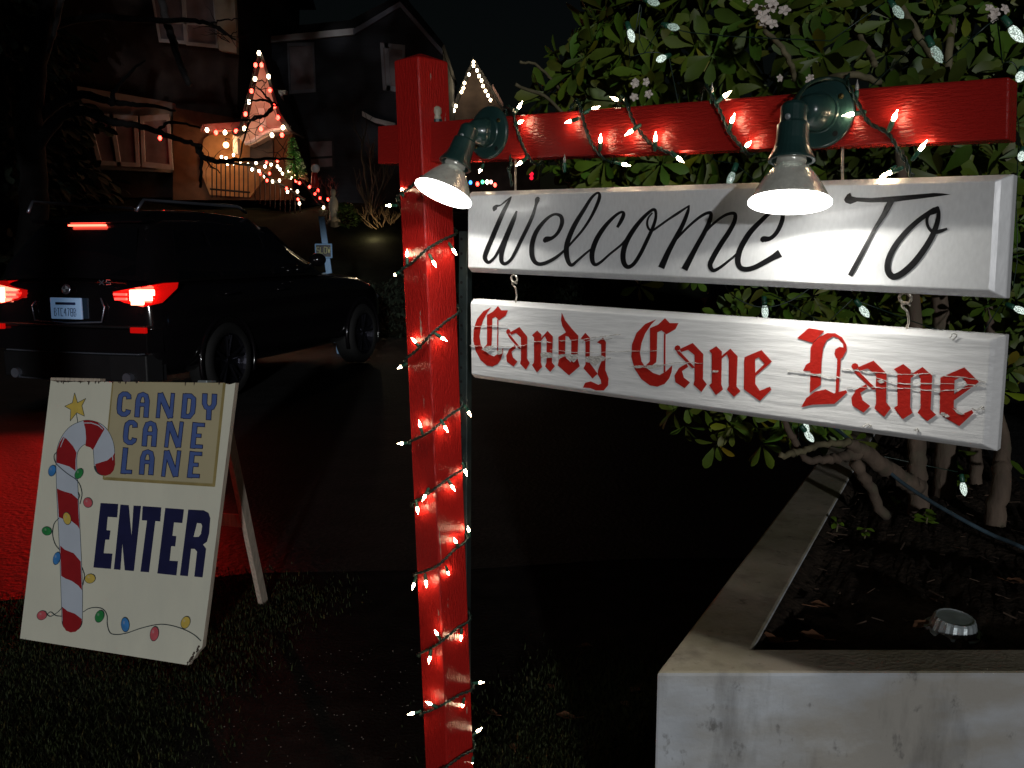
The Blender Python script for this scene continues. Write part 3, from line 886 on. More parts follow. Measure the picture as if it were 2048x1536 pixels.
# panel outline with its ragged top and broken lower right corner
out = []
n = 34
for i in range(n + 1):
    t = i / n
    out.append(lerp(aP[0], aP[1], t) + av * (random.uniform(0, .006) if 0 < i < n else 0))
out += [APL.pt(*zE(1000, 1180)), APL.pt(*zE(968, 1422)), APL.pt(*zE(955, 1436)), APL.pt(*zE(940, 1452)), APL.pt(*zE(925, 1480)), APL.pt(*zE(908, 1492)), APL.pt(*zE(898, 1512))]
out += [aP[3]]
g = G()
nf = len(out)
g.polygon(out); ntri = len(g.f)
bkp = [p - aN * .018 for p in out]
g.v += bkp
g.f += [[nf + i for i in reversed(f)] for f in list(g.f)]; g.m = [0] * len(g.f)
for i in range(nf):
    j = (i + 1) % nf
    g.f.append([i, j, nf + j, nf + i]); g.m.append(1)
fixn(build("front_panel", g, [M['cream'], M['rawwood']], sb))
# dark chips along the top edge, and the sawn cap strip
g = G()
for i in range(26):
    t = random.random() ** 1.3 * (.5 if i < 19 else 1.0)
    p = lerp(aP[0], aP[1], .02 + .95 * t); w = random.uniform(.002, .006); h = random.uniform(.003, .016) * (1.4 if i % 5 == 0 else .8)
    g.polygon([p - au * w + aN * .0012, p + au * w + aN * .0012, p + au * w * .5 + av * h * .7 + aN * .0012, p + av * h + aN * .0012, p - au * w * .6 + av * h * .6 + aN * .0012])
for i in range(12):
    p = lerp(APL.pt(*zE(968, 1420)), APL.pt(*zE(900, 1508)), i / 11) - au * random.uniform(.004, .014); w = random.uniform(.003, .008)
    g.polygon([p - au * w + aN * .0012, p - av * w + aN * .0012, p + au * w + aN * .0012, p + av * w + aN * .0012])
fixn(build("chipped_edge", g, M['dirtwood'], sb))
g = G()
a0, a1 = aP[0] - au * .006 - av * .012 - aN * .002, lerp(aP[0], aP[1], .28) - av * .010 - aN * .002
g.slab(a0, a1, a1 + av * .014, a0 + av * .012, aN * .03)
fixn(build("top_batten", g, M['rawwood'], sb, bevel=.003))
g = G()
hb = lerp(aP[0], aP[1], .83) - av * .008
g.slab(hb - au * .02 - aN * .002, hb + au * .02 - aN * .002, hb + au * .022 + av * .012 - aN * .002, hb - au * .022 + av * .012 - aN * .002, aN * .05)
fixn(build("hinge_block", g, M['tin'], sb, bevel=.003))
# rear legs and rail
foot = onz(527, 1207, 0.0)
headr = lerp(aP[0], aP[1], .87) - aN * .045 + av * .01
lw = .022
dleg = (foot - headr)
for side_, off_ in ((0, Vector((0, 0, 0))), (1, -aU * .72)):
    hp, fp = headr + off_, foot + off_; fp.z = 0
    ax1 = au; ax2 = dleg.normalized().cross(au).normalized()
    g = G(); q = lambda p, a, b: p + ax1 * a + ax2 * b
    g.hexa([q(fp, -lw * .5, -lw), q(fp, lw * .5, -lw), q(fp, lw * .5, lw), q(fp, -lw * .5, lw), q(hp, -lw * .5, -lw), q(hp, lw * .5, -lw), q(hp, lw * .5, lw), q(hp, -lw * .5, lw)])
    fixn(build("leg", g, M['rawwood'], sb, bevel=.002))
g = G(); r0 = lerp(headr, foot, .55); g.slab(r0 - aU * .72, r0, r0 + Vector((0, 0, -.05)), r0 - aU * .72 + Vector((0, 0, -.05)), aN * .02)
fixn(build("brace", g, M['rawwood'], sb))
# tan plaque
g = G()
APL.poly(g, [(520, 84), (1082, 90), (1028, 612), (472, 574)], .0006, zE)
build("name_plaque", g, M['tan'], sb)
g = G()
for p0, p1, w in (((518, 84), (470, 576), 7), ((1080, 92), (1026, 612), 14), ((472, 573), (1030, 608), 12), ((484, 566), (1020, 599), 3)):
    APL.ribbon(g, [(p0[0], p0[1], w), (p1[0], p1[1], w)], .0010 + .0002 * w / 14, zE)
fixn(build("plaque_border", g, M['tanline'], sb))
# CANDY CANE LANE
SK = {
    'C': [[(.82, .29), (.80, .16), (.64, .1), (.40, .1), (.22, .18), (.17, .32), (.15, .68), (.20, .83), (.40, .9), (.62, .9), (.80, .82), (.83, .72)]],
    'A': [[(.17, 1), (.17, .34), (.28, .14), (.5, .1), (.72, .14), (.83, .34), (.83, 1)], [(.18, .50), (.82, .50)]],
    'N': [[(.10, 1), (.10, .02)], [(.12, .03), (.88, .97)], [(.90, .98), (.90, 0)]],
    'D': [[(.18, .02), (.18, .98)], [(.18, .1), (.58, .1), (.80, .20), (.82, .42), (.80, .74), (.62, .9), (.18, .9)]],
    'Y': [[(.18, 0), (.18, .38), (.30, .52), (.5, .56), (.70, .52), (.82, .38), (.82, 0)], [(.5, .55), (.5, 1)]],
    'E': [[(.20, 0), (.20, 1)], [(.20, .08), (1, .08)], [(.20, .50), (.80, .50)], [(.20, .92), (1, .92)]],
    'L': [[(.20, 0), (.20, 1)], [(.20, .92), (1, .92)]],
}
letters = [('C', 108, 150, 288, 90, 487), ('A', 352, 156, 534, 328, 494), ('N', 645, 168, 862, 616, 505), ('D', 975, 176, 1160, 945, 516), ('Y', 1232, 180, 1432, 1216, 528),
           ('C', 196, 530, 372, 174, 864), ('A', 450, 540, 640, 424, 882), ('N', 768, 550, 980, 728, 898), ('E', 1105, 566, 1268, 1070, 912),
           ('L', 180, 904, 322, 146, 1250), ('A', 414, 922, 602, 388, 1260), ('N', 730, 936, 945, 688, 1288), ('E', 1068, 952, 1232, 1028, 1304)]
k = 0
for ch, x0, y0, x1, xb, yb in letters:
    wid = x1 - x0; slope = .045; g1, g2 = G(), G()
    for st in SK[ch]:
        k += 1
        pts = []
        for uu, vv in st:
            pts.append((x0 + uu * wid + (xb - x0) * vv, y0 + (yb - y0) * vv + uu * wid * slope))
        thin = (ch == 'N' and st[0][0] in (.10, .90)) or (ch == 'A' and st[0] == (.18, .50)) or (ch in 'EL' and st[0][1] in (.08, .5, .92))
        w = 50 if thin else 66
        if ch == 'N' and not thin: w = 74
        dn = [(x, y, w + 9) for x, y in pts]; bl = [(x, y, w - 9) for x, y in pts]
        # butt ends: extend the dark outline a little, pull the blue back
        def ext(q, e):
            a = np.array(q[0][:2]) - np.array(q[1][:2]); a = a / np.linalg.norm(a) * e
            b = np.array(q[-1][:2]) - np.array(q[-2][:2]); b = b / np.linalg.norm(b) * e
            return [(q[0][0] + a[0], q[0][1] + a[1], q[0][2])] + q[1:-1] + [(q[-1][0] + b[0], q[-1][1] + b[1], q[-1][2])]
        APL.ribbon(g1, ext(dn, 5), .0014 + k * 2e-5, zG)
        APL.ribbon(g2, ext(bl, -5), .0026 + k * 2e-5, zG)
    lt = fixn(build("letter", g2, M['blue'], sb)); fixn(build("letter_outline", g1, M['navy'], lt))
# ENTER
g = G()
ent = [([(456, 695), (545, 700), (540, 768), (492, 765), (486, 832), (506, 834), (500, 880), (480, 880), (472, 948), (516, 950), (508, 1027), (420, 1020)], None),
       ([(556, 703), (598, 706), (612, 860), (622, 708), (660, 710), (624, 1038), (578, 1034), (566, 900), (556, 1032), (523, 1029)], None),
       ([(668, 711), (762, 717), (757, 788), (732, 786), (700, 1044), (657, 1041), (690, 784), (664, 782)], None),
       ([(782, 720), (876, 727), (868, 796), (826, 793), (818, 860), (838, 862), (832, 914), (812, 912), (804, 986), (846, 988), (838, 1060), (742, 1050)], None),
       ([(898, 728), (975, 732), (1000, 745), (1009, 772), (1003, 850), (992, 890), (972, 905), (988, 925), (970, 1070), (928, 1066), (942, 940), (930, 926), (912, 926), (896, 1064), (856, 1060)],
        [(942, 796), (962, 798), (968, 810), (962, 850), (950, 866), (924, 866)])]
for i, (p, h) in enumerate(ent):
    g = G(); APL.poly(g, p, .0008 + i * 2e-5, zE, [h] if h else ())
    fixn(build("enter_letter", g, M['navy'], sb))
# candy cane: white body, red stripes, thin outline
cane_c = [(472, 508, 94), (474, 452, 104), (468, 400, 104), (440, 352, 108), (400, 336, 112), (372, 340, 114), (330, 362, 112), (296, 410, 104), (284, 470, 102), (286, 560, 104), (290, 660, 106), (296, 780, 106), (302, 900, 106), (307, 1020, 106), (311, 1140, 106), (313, 1290, 100)]
cp = smooth_path(cane_c, 8)
endcap = lambda c, r, a0, a1: [(c[0] + r * math.cos(a), c[1] + r * math.sin(a)) for a in np.linspace(a0, a1, 12)]
gw, gi, gr = G(), G(), G()
APL.ribbon(gi, [(p[0], p[1], p[2] + 5) for p in cp], .0008, zE)
APL.ribbon(gw, cp, .0012, zE)
APL.poly(gi, endcap((472, 508), 50, 0, math.pi), .0007, zE); APL.poly(gi, endcap((313, 1290), 53, 0, math.pi), .0007, zE)
def cane_at(s_):      # s_ in index units along cp -> (x,y,w,tangent)
    i = min(int(s_), len(cp) - 2); t = s_ - i
    p = cp[i] * (1 - t) + cp[i + 1] * t; d = cp[i + 1] - cp[i]
    return p, d[:2] / np.linalg.norm(d[:2])
def stripe(sl0, sl1, sr0, sr1, k):     # from/to on the left side, on the right side of the centreline
    A, Bb = [], []
    for t in np.linspace(0, 1, 9):
        for s0, s1, lst in ((sl0, sr0, A), (sl1, sr1, Bb)):
            e = t * t * (3 - 2 * t) * .5 + t * .5
            s_ = s0 + (s1 - s0) * e
            p, d = cane_at(max(0, min(len(cp) - 1.001, s_)))
            nrm = np.array([-d[1], d[0]])
            lst.append((p[0] + nrm[0] * p[2] * (t - .5), p[1] + nrm[1] * p[2] * (t - .5)))
    APL.poly(gr, A + Bb[::-1], .0018 + k * 2e-5, zE)
# hand placed red bands in board pixels
red = [[(429, 500), (440, 496), (490, 480), (520, 456), (527, 440), (529, 500), (522, 530), (505, 550), (482, 558), (458, 553), (440, 538)],
       [(369, 279), (400, 278), (440, 288), (476, 322), (466, 340), (440, 386), (418, 428), (404, 415), (380, 408), (383, 370), (380, 325)],
       [(268, 362), (285, 372), (318, 410), (335, 442), (330, 480), (330, 534), (300, 512), (262, 500), (233, 492), (236, 430), (250, 390)],
       [(236, 622), (262, 634), (310, 648), (342, 676), (344, 740), (350, 826), (340, 810), (310, 786), (270, 776), (246, 766), (242, 700)],
       [(253, 910), (275, 930), (320, 948), (356, 990), (359, 1060), (362, 1134), (345, 1112), (312, 1088), (280, 1076), (258, 1062), (255, 980)],
       [(262, 1218), (290, 1240), (325, 1252), (362, 1280), (360, 1300), (350, 1325), (330, 1344), (305, 1347), (282, 1338), (266, 1312)]]
cane = fixn(build("painted_candy_cane", gw, M['canewhite'], sb))
fixn(build("outline", gi, M['ink'], cane))
for i, p in enumerate(red):
    g = G(); APL.poly(g, p, .0018 + i * 2e-5, zE); fixn(build("stripe", g, M['canered'], cane))
# highlights on the red
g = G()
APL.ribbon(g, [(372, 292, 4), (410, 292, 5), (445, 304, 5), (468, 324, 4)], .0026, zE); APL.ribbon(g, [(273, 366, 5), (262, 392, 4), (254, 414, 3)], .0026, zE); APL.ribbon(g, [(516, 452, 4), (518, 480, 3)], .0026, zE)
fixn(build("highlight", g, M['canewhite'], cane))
# star
g = G()
st = [(325, 140), (340, 190), (382, 168), (362, 205), (375, 258), (336, 240), (303, 282), (306, 225), (275, 208), (314, 190)]
APL.poly(g, st, .0010, zE)
star = fixn(build("painted_star", g, M['yellow'], sb))
g = G()
for a, b in zip(st, st[1:] + st[:1]): APL.ribbon(g, [(a[0], a[1], 2.5), (b[0], b[1], 2.5)], .0014, zE)
APL.ribbon(g, [(334, 244, 3), (338, 270, 3), (342, 292, 3)], .0015, zE)
fixn(build("outline", g, M['ink'], star))
# painted cord and bulbs
g = G()
cords = [[(236, 438), (222, 455), (226, 485), (245, 510), (290, 548), (330, 575), (352, 605), (362, 650), (352, 700)], [(342, 640), (350, 660), (340, 680)], [(247, 770), (222, 800), (214, 850), (226, 900), (250, 932)], [(362, 1020), (374, 1060), (366, 1110)],
         [(264, 1220), (240, 1245), (205, 1266), (188, 1256), (205, 1244), (230, 1262), (262, 1266)], [(368, 1244), (400, 1226), (440, 1222), (470, 1232), (488, 1262), (490, 1310), (505, 1350), (540, 1358), (590, 1350), (660, 1326), (740, 1308), (800, 1310), (870, 1330), (925, 1358), (962, 1390)]]
for i, c in enumerate(cords):
    APL.ribbon(g, [(p[0], p[1], 3.6) for p in smooth_path([(x, y, 0) for x, y in c], 6)], .0028 + i * 3e-5, zE)
fixn(build("painted_cord", g, M['ink'], sb))
pb = [('pblue', 212, 532, 18, 28, .25), ('pgreen', 347, 547, 18, 28, .5), ('pred', 392, 693, 22, 25, -.3), ('yellow', 287, 773, 19, 31, -.2), ('pgreen', 185, 836, 21, 24, -1.2), ('pblue', 235, 974, 17, 32, .25), ('yellow', 403, 1076, 23, 26, 1.3),
      ('pred', 160, 1261, 22, 25, 1.0), ('pgreen', 451, 1266, 21, 31, .35), ('pblue', 580, 1308, 20, 36, -.08), ('pred', 727, 1354, 21, 36, .15), ('yellow', 884, 1297, 22, 31, .35)]
for i, (mn, x, y, rx, ry, rot) in enumerate(pb):
    g = G()
    e = lambda s_: [(x + (rx * s_ * math.cos(a)) * math.cos(rot) - ry * s_ * math.sin(a) * math.sin(rot), y + rx * s_ * math.cos(a) * math.sin(rot) + ry * s_ * math.sin(a) * math.cos(rot)) for a in np.linspace(0, 2 * math.pi, 21)[:-1]]
    APL.poly(g, e(1.07), .0040, zE); g.mi = 1; APL.poly(g, e(.97), .0043, zE)
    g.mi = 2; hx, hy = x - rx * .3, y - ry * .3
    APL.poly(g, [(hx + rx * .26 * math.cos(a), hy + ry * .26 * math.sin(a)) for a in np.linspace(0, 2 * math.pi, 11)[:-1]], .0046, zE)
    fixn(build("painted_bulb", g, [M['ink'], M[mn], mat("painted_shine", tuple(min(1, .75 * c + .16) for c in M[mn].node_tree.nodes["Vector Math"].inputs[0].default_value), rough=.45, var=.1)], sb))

# ================================================================== PLANTER
HP = .68
pl = thing("concrete_planter", "low stained concrete planter wall around the shrub bed", "planter", onz(1313, 1345, 0))
A_ = onz(1313, 1345, HP); Bq = onz(2350, 1345, HP)
Cq = onz(1635, 923, HP); dirL = (Cq - A_); far = A_ + dirL * ((5.6 - A_.y) / dirL.y)
Ai = onz(1506, 1297, HP); Bi = onz(2350, 1297, HP)
Ci = onz(1708, 932, HP); dirI = (Ci - onz(1509, 1272, HP)); fari = Ci + dirI * ((5.6 - Ci.y) / dirI.y)
g = G()
def wallpiece(top):
    n_ = len(top)
    o_ = len(g.v)
    for zz in (-.05, None):
        for p in top: g.v.append(Vector((p.x, p.y, HP if zz is None else zz)))
    g.f.append([o_ + n_ + i for i in range(n_)]); g.m.append(1)
    g.f.append([o_ + i for i in reversed(range(n_))]); g.m.append(0)
    for i in range(n_):
        j = (i + 1) % n_
        g.f.append([o_ + i, o_ + j, o_ + n_ + j, o_ + n_ + i]); g.m.append(0)
wallpiece([A_, Bq, Bi, Ai, fari, far])
fixn(build("wall", g, [M['concrete'], M['concretetop']], pl, bevel=.007))
# soil
g = G(); n1, n2 = 70, 60
for j in range(n2):
    for i in range(n1):
        s_, t_ = i / (n1 - 1), j / (n2 - 1)
        lf = lerp(Ai, fari, t_) - Vector((.02, 0, 0)); rt = lerp(Bi, Vector((Bi.x + 1.2, 5.6, HP)), t_)
        p = lerp(lf, rt, s_)
        if j == 0: p.y -= .02
        edge = 1 if i < 3 else max(0, 1 - (i - 2) / 4)
        p.z = HP - .030 + .024 * edge + .012 * (1 - edge) * math.sin(p.x * 9 + 3 * math.sin(p.y * 5)) + random.uniform(-.005, .006) * (1 - edge)
        g.v.append(p)
for j in range(n2 - 1):
    for i in range(n1 - 1):
        a = j * n1 + i
        g.f.append([a, a + 1, a + n1 + 1, a + n1]); g.m.append(0)
o = build("soil", g, M['soil'], smooth=True); o['kind'] = 'structure'
# upturned tin on the soil
tp = onz(1905, 1262, HP - .022)
tin = thing("upturned_tin", "small dull metal pan lying upside down on the planter soil", "metal pan", tp)
g = G(); n_ = 40
prof = [(.058, 0), (.0565, .004), (.050, .006), (.044, .030), (.041, .034), (.0385, .0345), (.036, .0325), (.0001, .0330)]
tilt = Vector((.05, -.12, 1)).normalized()
g.lathe(prof, tp, tilt, n_)
for i in range(2, 5):
    for q in range(n_):
        if q % 2: 
            v = g.v[i * n_ + q]; c = tp + tilt * prof[i][1]; g.v[i * n_ + q] = c + (v - c) * .965
build("shell", g, M['tin'], tin, smooth=False)
g = G(); g.lathe([(.060, -.001), (.0605, .001), (.060, .004), (.057, .0045)], tp, tilt, n_, closed=False)
build("rim", g, M['tin'], tin, smooth=True)
# cable sagging across the bed
cb_pts = [(1600, 800, 3.05), (1660, 848, 2.95), (1700, 880, 2.85), (1745, 915, 2.75), (1800, 962, 2.65), (1860, 1002, 2.55), (1930, 1042, 2.45), (1985, 1070, 2.4), (2020, 1084, 2.35), (2060, 1102, 2.3), (2160, 1150, 2.25), (2260, 1230, 2.2)]
pts = [Vector(p) for p in smooth_path([tuple(at(x, y, Y)) for x, y, Y in cb_pts], 5)]
o = build("power_cable", G().tube(pts, .0058, 8), M['cable'], loc=pts[0], smooth=True)
tag(o, "blue-grey power cable sagging from the shrub across the planter soil", "cable")

# ================================================================== FLOWERING SHRUB
def leaf_mesh(L_, W_, droop):
    # obovate leaf along +X, 4 segments, folded along the midrib
    xs = [0, .25, .5, .75, .92, 1.0]; ws = [.06, .35, .78, 1.0, .62, .05]
    P, F = [], []
    for x, w in zip(xs, ws):
        z = -droop * x * x * L_
        P += [(x * L_, -w * W_ / 2, z + .10 * w * W_), (x * L_, 0, z), (x * L_, w * W_ / 2, z + .10 * w * W_)]
    for i in range(len(xs) - 1):
        a = i * 3
        F += [(a, a + 1, a + 4, a + 3), (a + 1, a + 2, a + 5, a + 4)]
    return np.array(P), F
class Leaves:
    def __init__(s): s.v, s.f, s.t, s.n = [], [], [], 0
    def leaf(s, pos, X, Zr, L_, W_, droop, tint):
        P, F = leaf_mesh(L_, W_, droop)
        X = X / np.linalg.norm(X); Y = np.cross(Zr, X); Y = Y / (np.linalg.norm(Y) + 1e-9); Zn = np.cross(X, Y)
        V = pos + P[:, :1] * X + P[:, 1:2] * Y + P[:, 2:] * Zn
        s.v.append(V); s.f += [tuple(i + s.n for i in f) for f in F]; s.t += [tint] * len(V); s.n += len(V)
    def rosette(s, pos, axis, size, nleaf, tint):
        axis = axis / np.linalg.norm(axis)
        a = np.cross(axis, [0, 0, 1.0]); a = a / (np.linalg.norm(a) + 1e-6); b = np.cross(axis, a)
        ph = rng.uniform(0, 6.28)
        for i in range(nleaf):
            th = ph + i * 2.4 + rng.normal(0, .15); el = .15 + .75 * (i / nleaf) + rng.normal(0, .1)
            d = (a * math.cos(th) + b * math.sin(th)) * math.cos(el) + axis * math.sin(el)
            L_ = size * rng.uniform(.75, 1.12)
            tt = [c * rng.uniform(.75, 1.2) for c in tint]
            if rng.random() < .04: tt = [tt[0] * 2.0, tt[1] * 1.25, tt[2] * .7]
            s.leaf(pos + d * size * .08, d, axis + rng.normal(0, .15, 3), L_, L_ * rng.uniform(.32, .42), rng.uniform(-.05, .35), (*tt, 1))
    def make(s, name, m, parent=None, loc=None, smooth=True):
        V = np.concatenate(s.v); org = np.array(wloc(parent)) if parent is not None else (np.array(loc) if loc is not None else np.zeros(3))
        me = bpy.data.meshes.new(name); me.from_pydata([tuple(p) for p in (V - org)], [], s.f)
        a = me.attributes.new("tint", 'FLOAT_COLOR', 'POINT'); a.data.foreach_set("color", [c for t in s.t for c in t])
        me.materials.append(m)
        if smooth: me.polygons.foreach_set("use_smooth", [True] * len(me.polygons))
        o = bpy.data.objects.new(name, me); COL.objects.link(o)
        if parent is not None: o.parent = parent
        elif loc is not None: o.location = loc
        return o
trunk_base = onz(1840, 1052, HP - .05)
shrub = thing("flowering_shrub", "tall glossy green shrub with pale pink blossom behind the hanging boards", "shrub", trunk_base)
lv = Leaves()
CC, CR = np.array([1.95, 3.75, 2.55]), np.array([1.97, 1.25, 1.55])
nros, tries = 0, 0
clump = [rng.uniform(-1, 1, 3) for _ in range(60)]
while nros < 4800 and tries < 60000:
    tries += 1
    d = rng.normal(0, 1, 3); d /= np.linalg.norm(d)
    if d[1] > .45: continue
    r_ = rng.uniform(.60, 1.0) ** .5
    # uneven outline: lobes
    lob = .86 + .16 * math.sin(5.1 * d[0] + 3 * d[2] + 1) * math.cos(4.3 * d[2] - 2 * d[0]) + .05 * math.sin(13 * d[0] + 11 * d[2])
    p = CC + d * CR * r_ * lob
    if p[2] < 1.02 + .1 * math.sin(p[0] * 7): continue
    if math.sin(p[0] * 6.3 + p[2] * 2) * math.sin(p[2] * 7.1 + p[1] * 3) > .80: continue      # gaps
    ax_ = d * np.array([1, 1, .8]) + np.array([0, -.25, .35]) + rng.normal(0, .35, 3)
    tone = .45 + .75 * (math.sin(p[0] * 4.2) * math.sin(p[2] * 3.7 + 1) * .5 + .5)
    lv.rosette(p, ax_, rng.uniform(.074, .122), int(rng.integers(6, 10)), (tone, tone, tone))
    nros += 1
# drooping sprays under the lower board and beside its end
for c, r3, num in (((.72, 2.95, .98), (.22, .22, .10), 24), ((1.02, 3.0, .92), (.15, .2, .10), 7), ((2.05, 2.9, 1.25), (.25, .3, .45), 55), ((.95, 3.15, 1.30), (.40, .25, .16), 40), ((1.35, 3.2, 1.2), (.3, .25, .3), 40), ((1.5, 3.1, 1.1), (.5, .3, .2), 40)):
    for _ in range(num):
        p = np.array(c) + rng.normal(0, .5, 3) * np.array(r3)
        lv.rosette(p, rng.normal(0, .5, 3) + np.array([-.2, -.6, -.35]), rng.uniform(.065, .085), 7, (1, 1, 1))
lv.make("foliage", M['leaf'], shrub)
# limbs: low twisted limb over the wall, upright trunk, branches into the crown
def limb(name, pts, rad, m, parent, n=8, wob=.01):
    P = smooth_path([(*p, r_) for p, r_ in zip([tuple(at(*q)) for q in pts], rad)], 6)
    path = [Vector(p[:3]) + Vector((random.uniform(-wob, wob), random.uniform(-wob, wob), random.uniform(-wob, wob))) * .5 for p in P]
    return build(name, G().tube(path, [max(.001, p[3] * random.uniform(.95, 1.05)) for p in P], n), m, parent, smooth=True)
yb = trunk_base.y
limb("trunk", [(1842, 1075, yb), (1838, 1000, yb), (1834, 930, yb), (1836, 860, yb), (1830, 640, yb + .05), (1800, 300, yb + .1)], [.036, .032, .029, .027, .022, .016], M['bark'], shrub)
limb("branch", [(1838, 975, yb - .02), (1812, 962, yb - .05), (1770, 935, yb - .12), (1722, 898, yb - .2), (1695, 888, yb - .25)], [.027, .027, .026, .022, .013], M['bark'], shrub)
limb("branch", [(1722, 905, yb - .2), (1690, 912, yb - .24), (1655, 920, yb - .3), (1610, 916, yb - .32), (1590, 880, yb - .34), (1566, 842, yb - .36), (1540, 780, yb - .38)], [.018, .014, .012, .010, .010, .008, .006], M['bark'], shrub)
limb("branch", [(1700, 885, yb - .26), (1660, 888, yb - .3), (1620, 895, yb - .36), (1590, 906, yb - .4), (1560, 914, yb - .44)], [.012, .009, .009, .009, .008], M['twig'], shrub)
limb("branch", [(1710, 925, yb - .2), (1740, 975, yb - .15), (1770, 1035, yb - .1)], [.018, .016, .016], M['bark'], shrub)
for pts, r0 in (([(1790, 0, 3.0), (1830, 60, 2.9), (1865, 115, 2.95), (1900, 170, 3.1)], .012), ([(1905, 40, 3.0), (1896, 110, 2.95), (1892, 170, 2.95)], .013), ([(1610, 180, 2.95), (1690, 150, 2.75), (1760, 165, 2.8)], .010),
                ([(1590, 160, 2.9), (1570, 105, 2.85), (1530, 60, 2.9)], .008), ([(1030, 170, 3.3), (1100, 200, 3.4), (1160, 260, 3.5)], .006), ([(1750, 130, 2.8), (1735, 100, 2.9), (1700, 40, 3.1)], .010), ([(1040, 125, 3.35), (1075, 132, 3.4), (1120, 180, 3.5)], .005)):
    limb("branch", pts, [r0] * len(pts), M['twig'], shrub, n=6, wob=.006)
# blossom clusters
for (x, y, Y, nfl, s_) in ((1548, 30, 2.66, 7, .036), (1520, 15, 2.70, 4, .03), (1270, 180, 2.80, 6, .026), (1590, 152, 2.62, 3, .022), (2000, 12, 2.5, 4, .03)):
    g = G(); c = at(x, y, Y)
    for i in range(nfl):
        fc = c + Vector((random.uniform(-.05, .05), random.uniform(-.03, .02), random.uniform(-.03, .03)))
        nrm = Vector((random.uniform(-.5, .5), -1, random.uniform(-.2, .6))).normalized(); a = nrm.orthogonal().normalized(); b = nrm.cross(a); ph = random.random() * 6
        for q in range(5):
            th = ph + q * 1.2566; d = a * math.cos(th) + b * math.sin(th); e = a * -math.sin(th) + b * math.cos(th)
            L2 = s_ * .5
            g.add([fc, fc + d * L2 * .6 + e * L2 * .38 + nrm * .004, fc + d * L2 + e * L2 * .15 + nrm * .002, fc + d * L2 - e * L2 * .15 + nrm * .002, fc + d * L2 * .6 - e * L2 * .38 + nrm * .004], [(0, 1, 2, 3, 4)])
    build("blossom", g, M['petal'], shrub)
# other stems in the bed
stem_no = 0
for pts, rad, lab in (([(1985, 1060, 3.3), (2000, 960, 3.3), (2005, 900, 3.35), (1990, 780, 3.4), (1975, 600, 3.45)], [.04, .034, .030, .02, .015], "orange-brown leaning shrub stem right of the Candy Cane Lane board's corner"),
                      ([(1890, 1010, 4.0), (1892, 900, 4.0), (1885, 760, 4.0), (1880, 500, 4.0)], [.05, .045, .04, .03], "grey thicker stem under the lower board's right half"),
                      ([(1955, 985, 3.9), (1948, 880, 3.9), (1945, 760, 3.9), (1950, 500, 3.95)], [.028, .026, .022, .018], "thin pale stem beneath the lower board's right end")):
    base = onz(pts[0][0], pts[0][1], HP - .05)
    pts = [(x, y, base.y + (Y - pts[0][2])) for x, y, Y in pts]
    rad = [r_ * .82 for r_ in rad]
    st_ = thing("woody_shrub", lab, "shrub", base, "bare stems rising from the shrub bed")
    limb("trunk", [pts[0]] + pts[1:], rad, M['bark'], st_)
    lv2 = Leaves()
    for _ in range(26):
        top = at(*pts[-1])
        p = np.array(top) + rng.normal(0, .3, 3) * np.array([.7, .5, .9])
        lv2.rosette(p, rng.normal(0, .5, 3) + np.array([0, -.6, .2]), rng.uniform(.06, .085), 7, (.8, .8, .8))
    lv2.make("foliage", M['leaf'], st_)
# seedlings
for (x, y, sz, lab, n_) in ((1788, 1022, .035, "lobed seedling by the fallen limb in the planter", 6), (1850, 1062, .05, "broad-leaved seedling against the shrub's trunk foot", 11), (1672, 1066, .035, "low dim seedling nearest the planter's left wall", 6), (1728, 1078, .03, "smallest yellowish seedling in the middle of the bed", 5), (1916, 985, .055, "bright green shoot lit by a blue-white bulb at the bed's back", 12)):
    b_ = onz(x, y, HP - .04)
    sd = thing("seedling", lab, "seedling", b_, "small seedlings in the planter soil"); sz *= .8
    g = G(); g.tube([b_ - Vector((0, 0, .01)), b_ + Vector((.005, 0, sz * 1.2))], .0022, 5); build("stem", g, M['twig'], sd)
    l3 = Leaves()
    for i in range(n_):
        th = rng.uniform(0, 6.28); d = np.array([math.cos(th), math.sin(th) - .3, rng.uniform(.0, .9)])
        l3.leaf(np.array(b_) + np.array([0, 0, sz * rng.uniform(.5, 1.4)]), d, np.array([0, -.4, 1.0]), sz * rng.uniform(.7, 1.2), sz * .6, .4, (1.1, 1.2, .9, 1))
    l3.make("leaf", M['leaf'], sd)

# faceted LED bulbs hung in the shrub
def ledmat(name, col, st):
    m = glow(name, col, st); nt = m.node_tree
    tc = nt.nodes.new("ShaderNodeTexCoord"); vo = nt.nodes.new("ShaderNodeTexVoronoi"); vo.inputs["Scale"].default_value = 320
    mr = nt.nodes.new("ShaderNodeMapRange"); mr.inputs[1].default_value = 0; mr.inputs[2].default_value = .6; mr.inputs[3].default_value = st * 1.7; mr.inputs[4].default_value = st * .25
    nt.links.new(tc.outputs["Object"], vo.inputs["Vector"]); nt.links.new(vo.outputs["Distance"], mr.inputs[0]); nt.links.new(mr.outputs[0], nt.nodes["Principled BSDF"].inputs["Emission Strength"])
    nt.nodes["Principled BSDF"].inputs["Base Color"].default_value = (.25, .32, .28, 1)
    return m
M['led'] = ledmat("cool_white_led", (.74, 1.0, .86), .42)
M['ledhot'] = ledmat("bright_cool_led", (.84, 1.0, .90), 1.3)
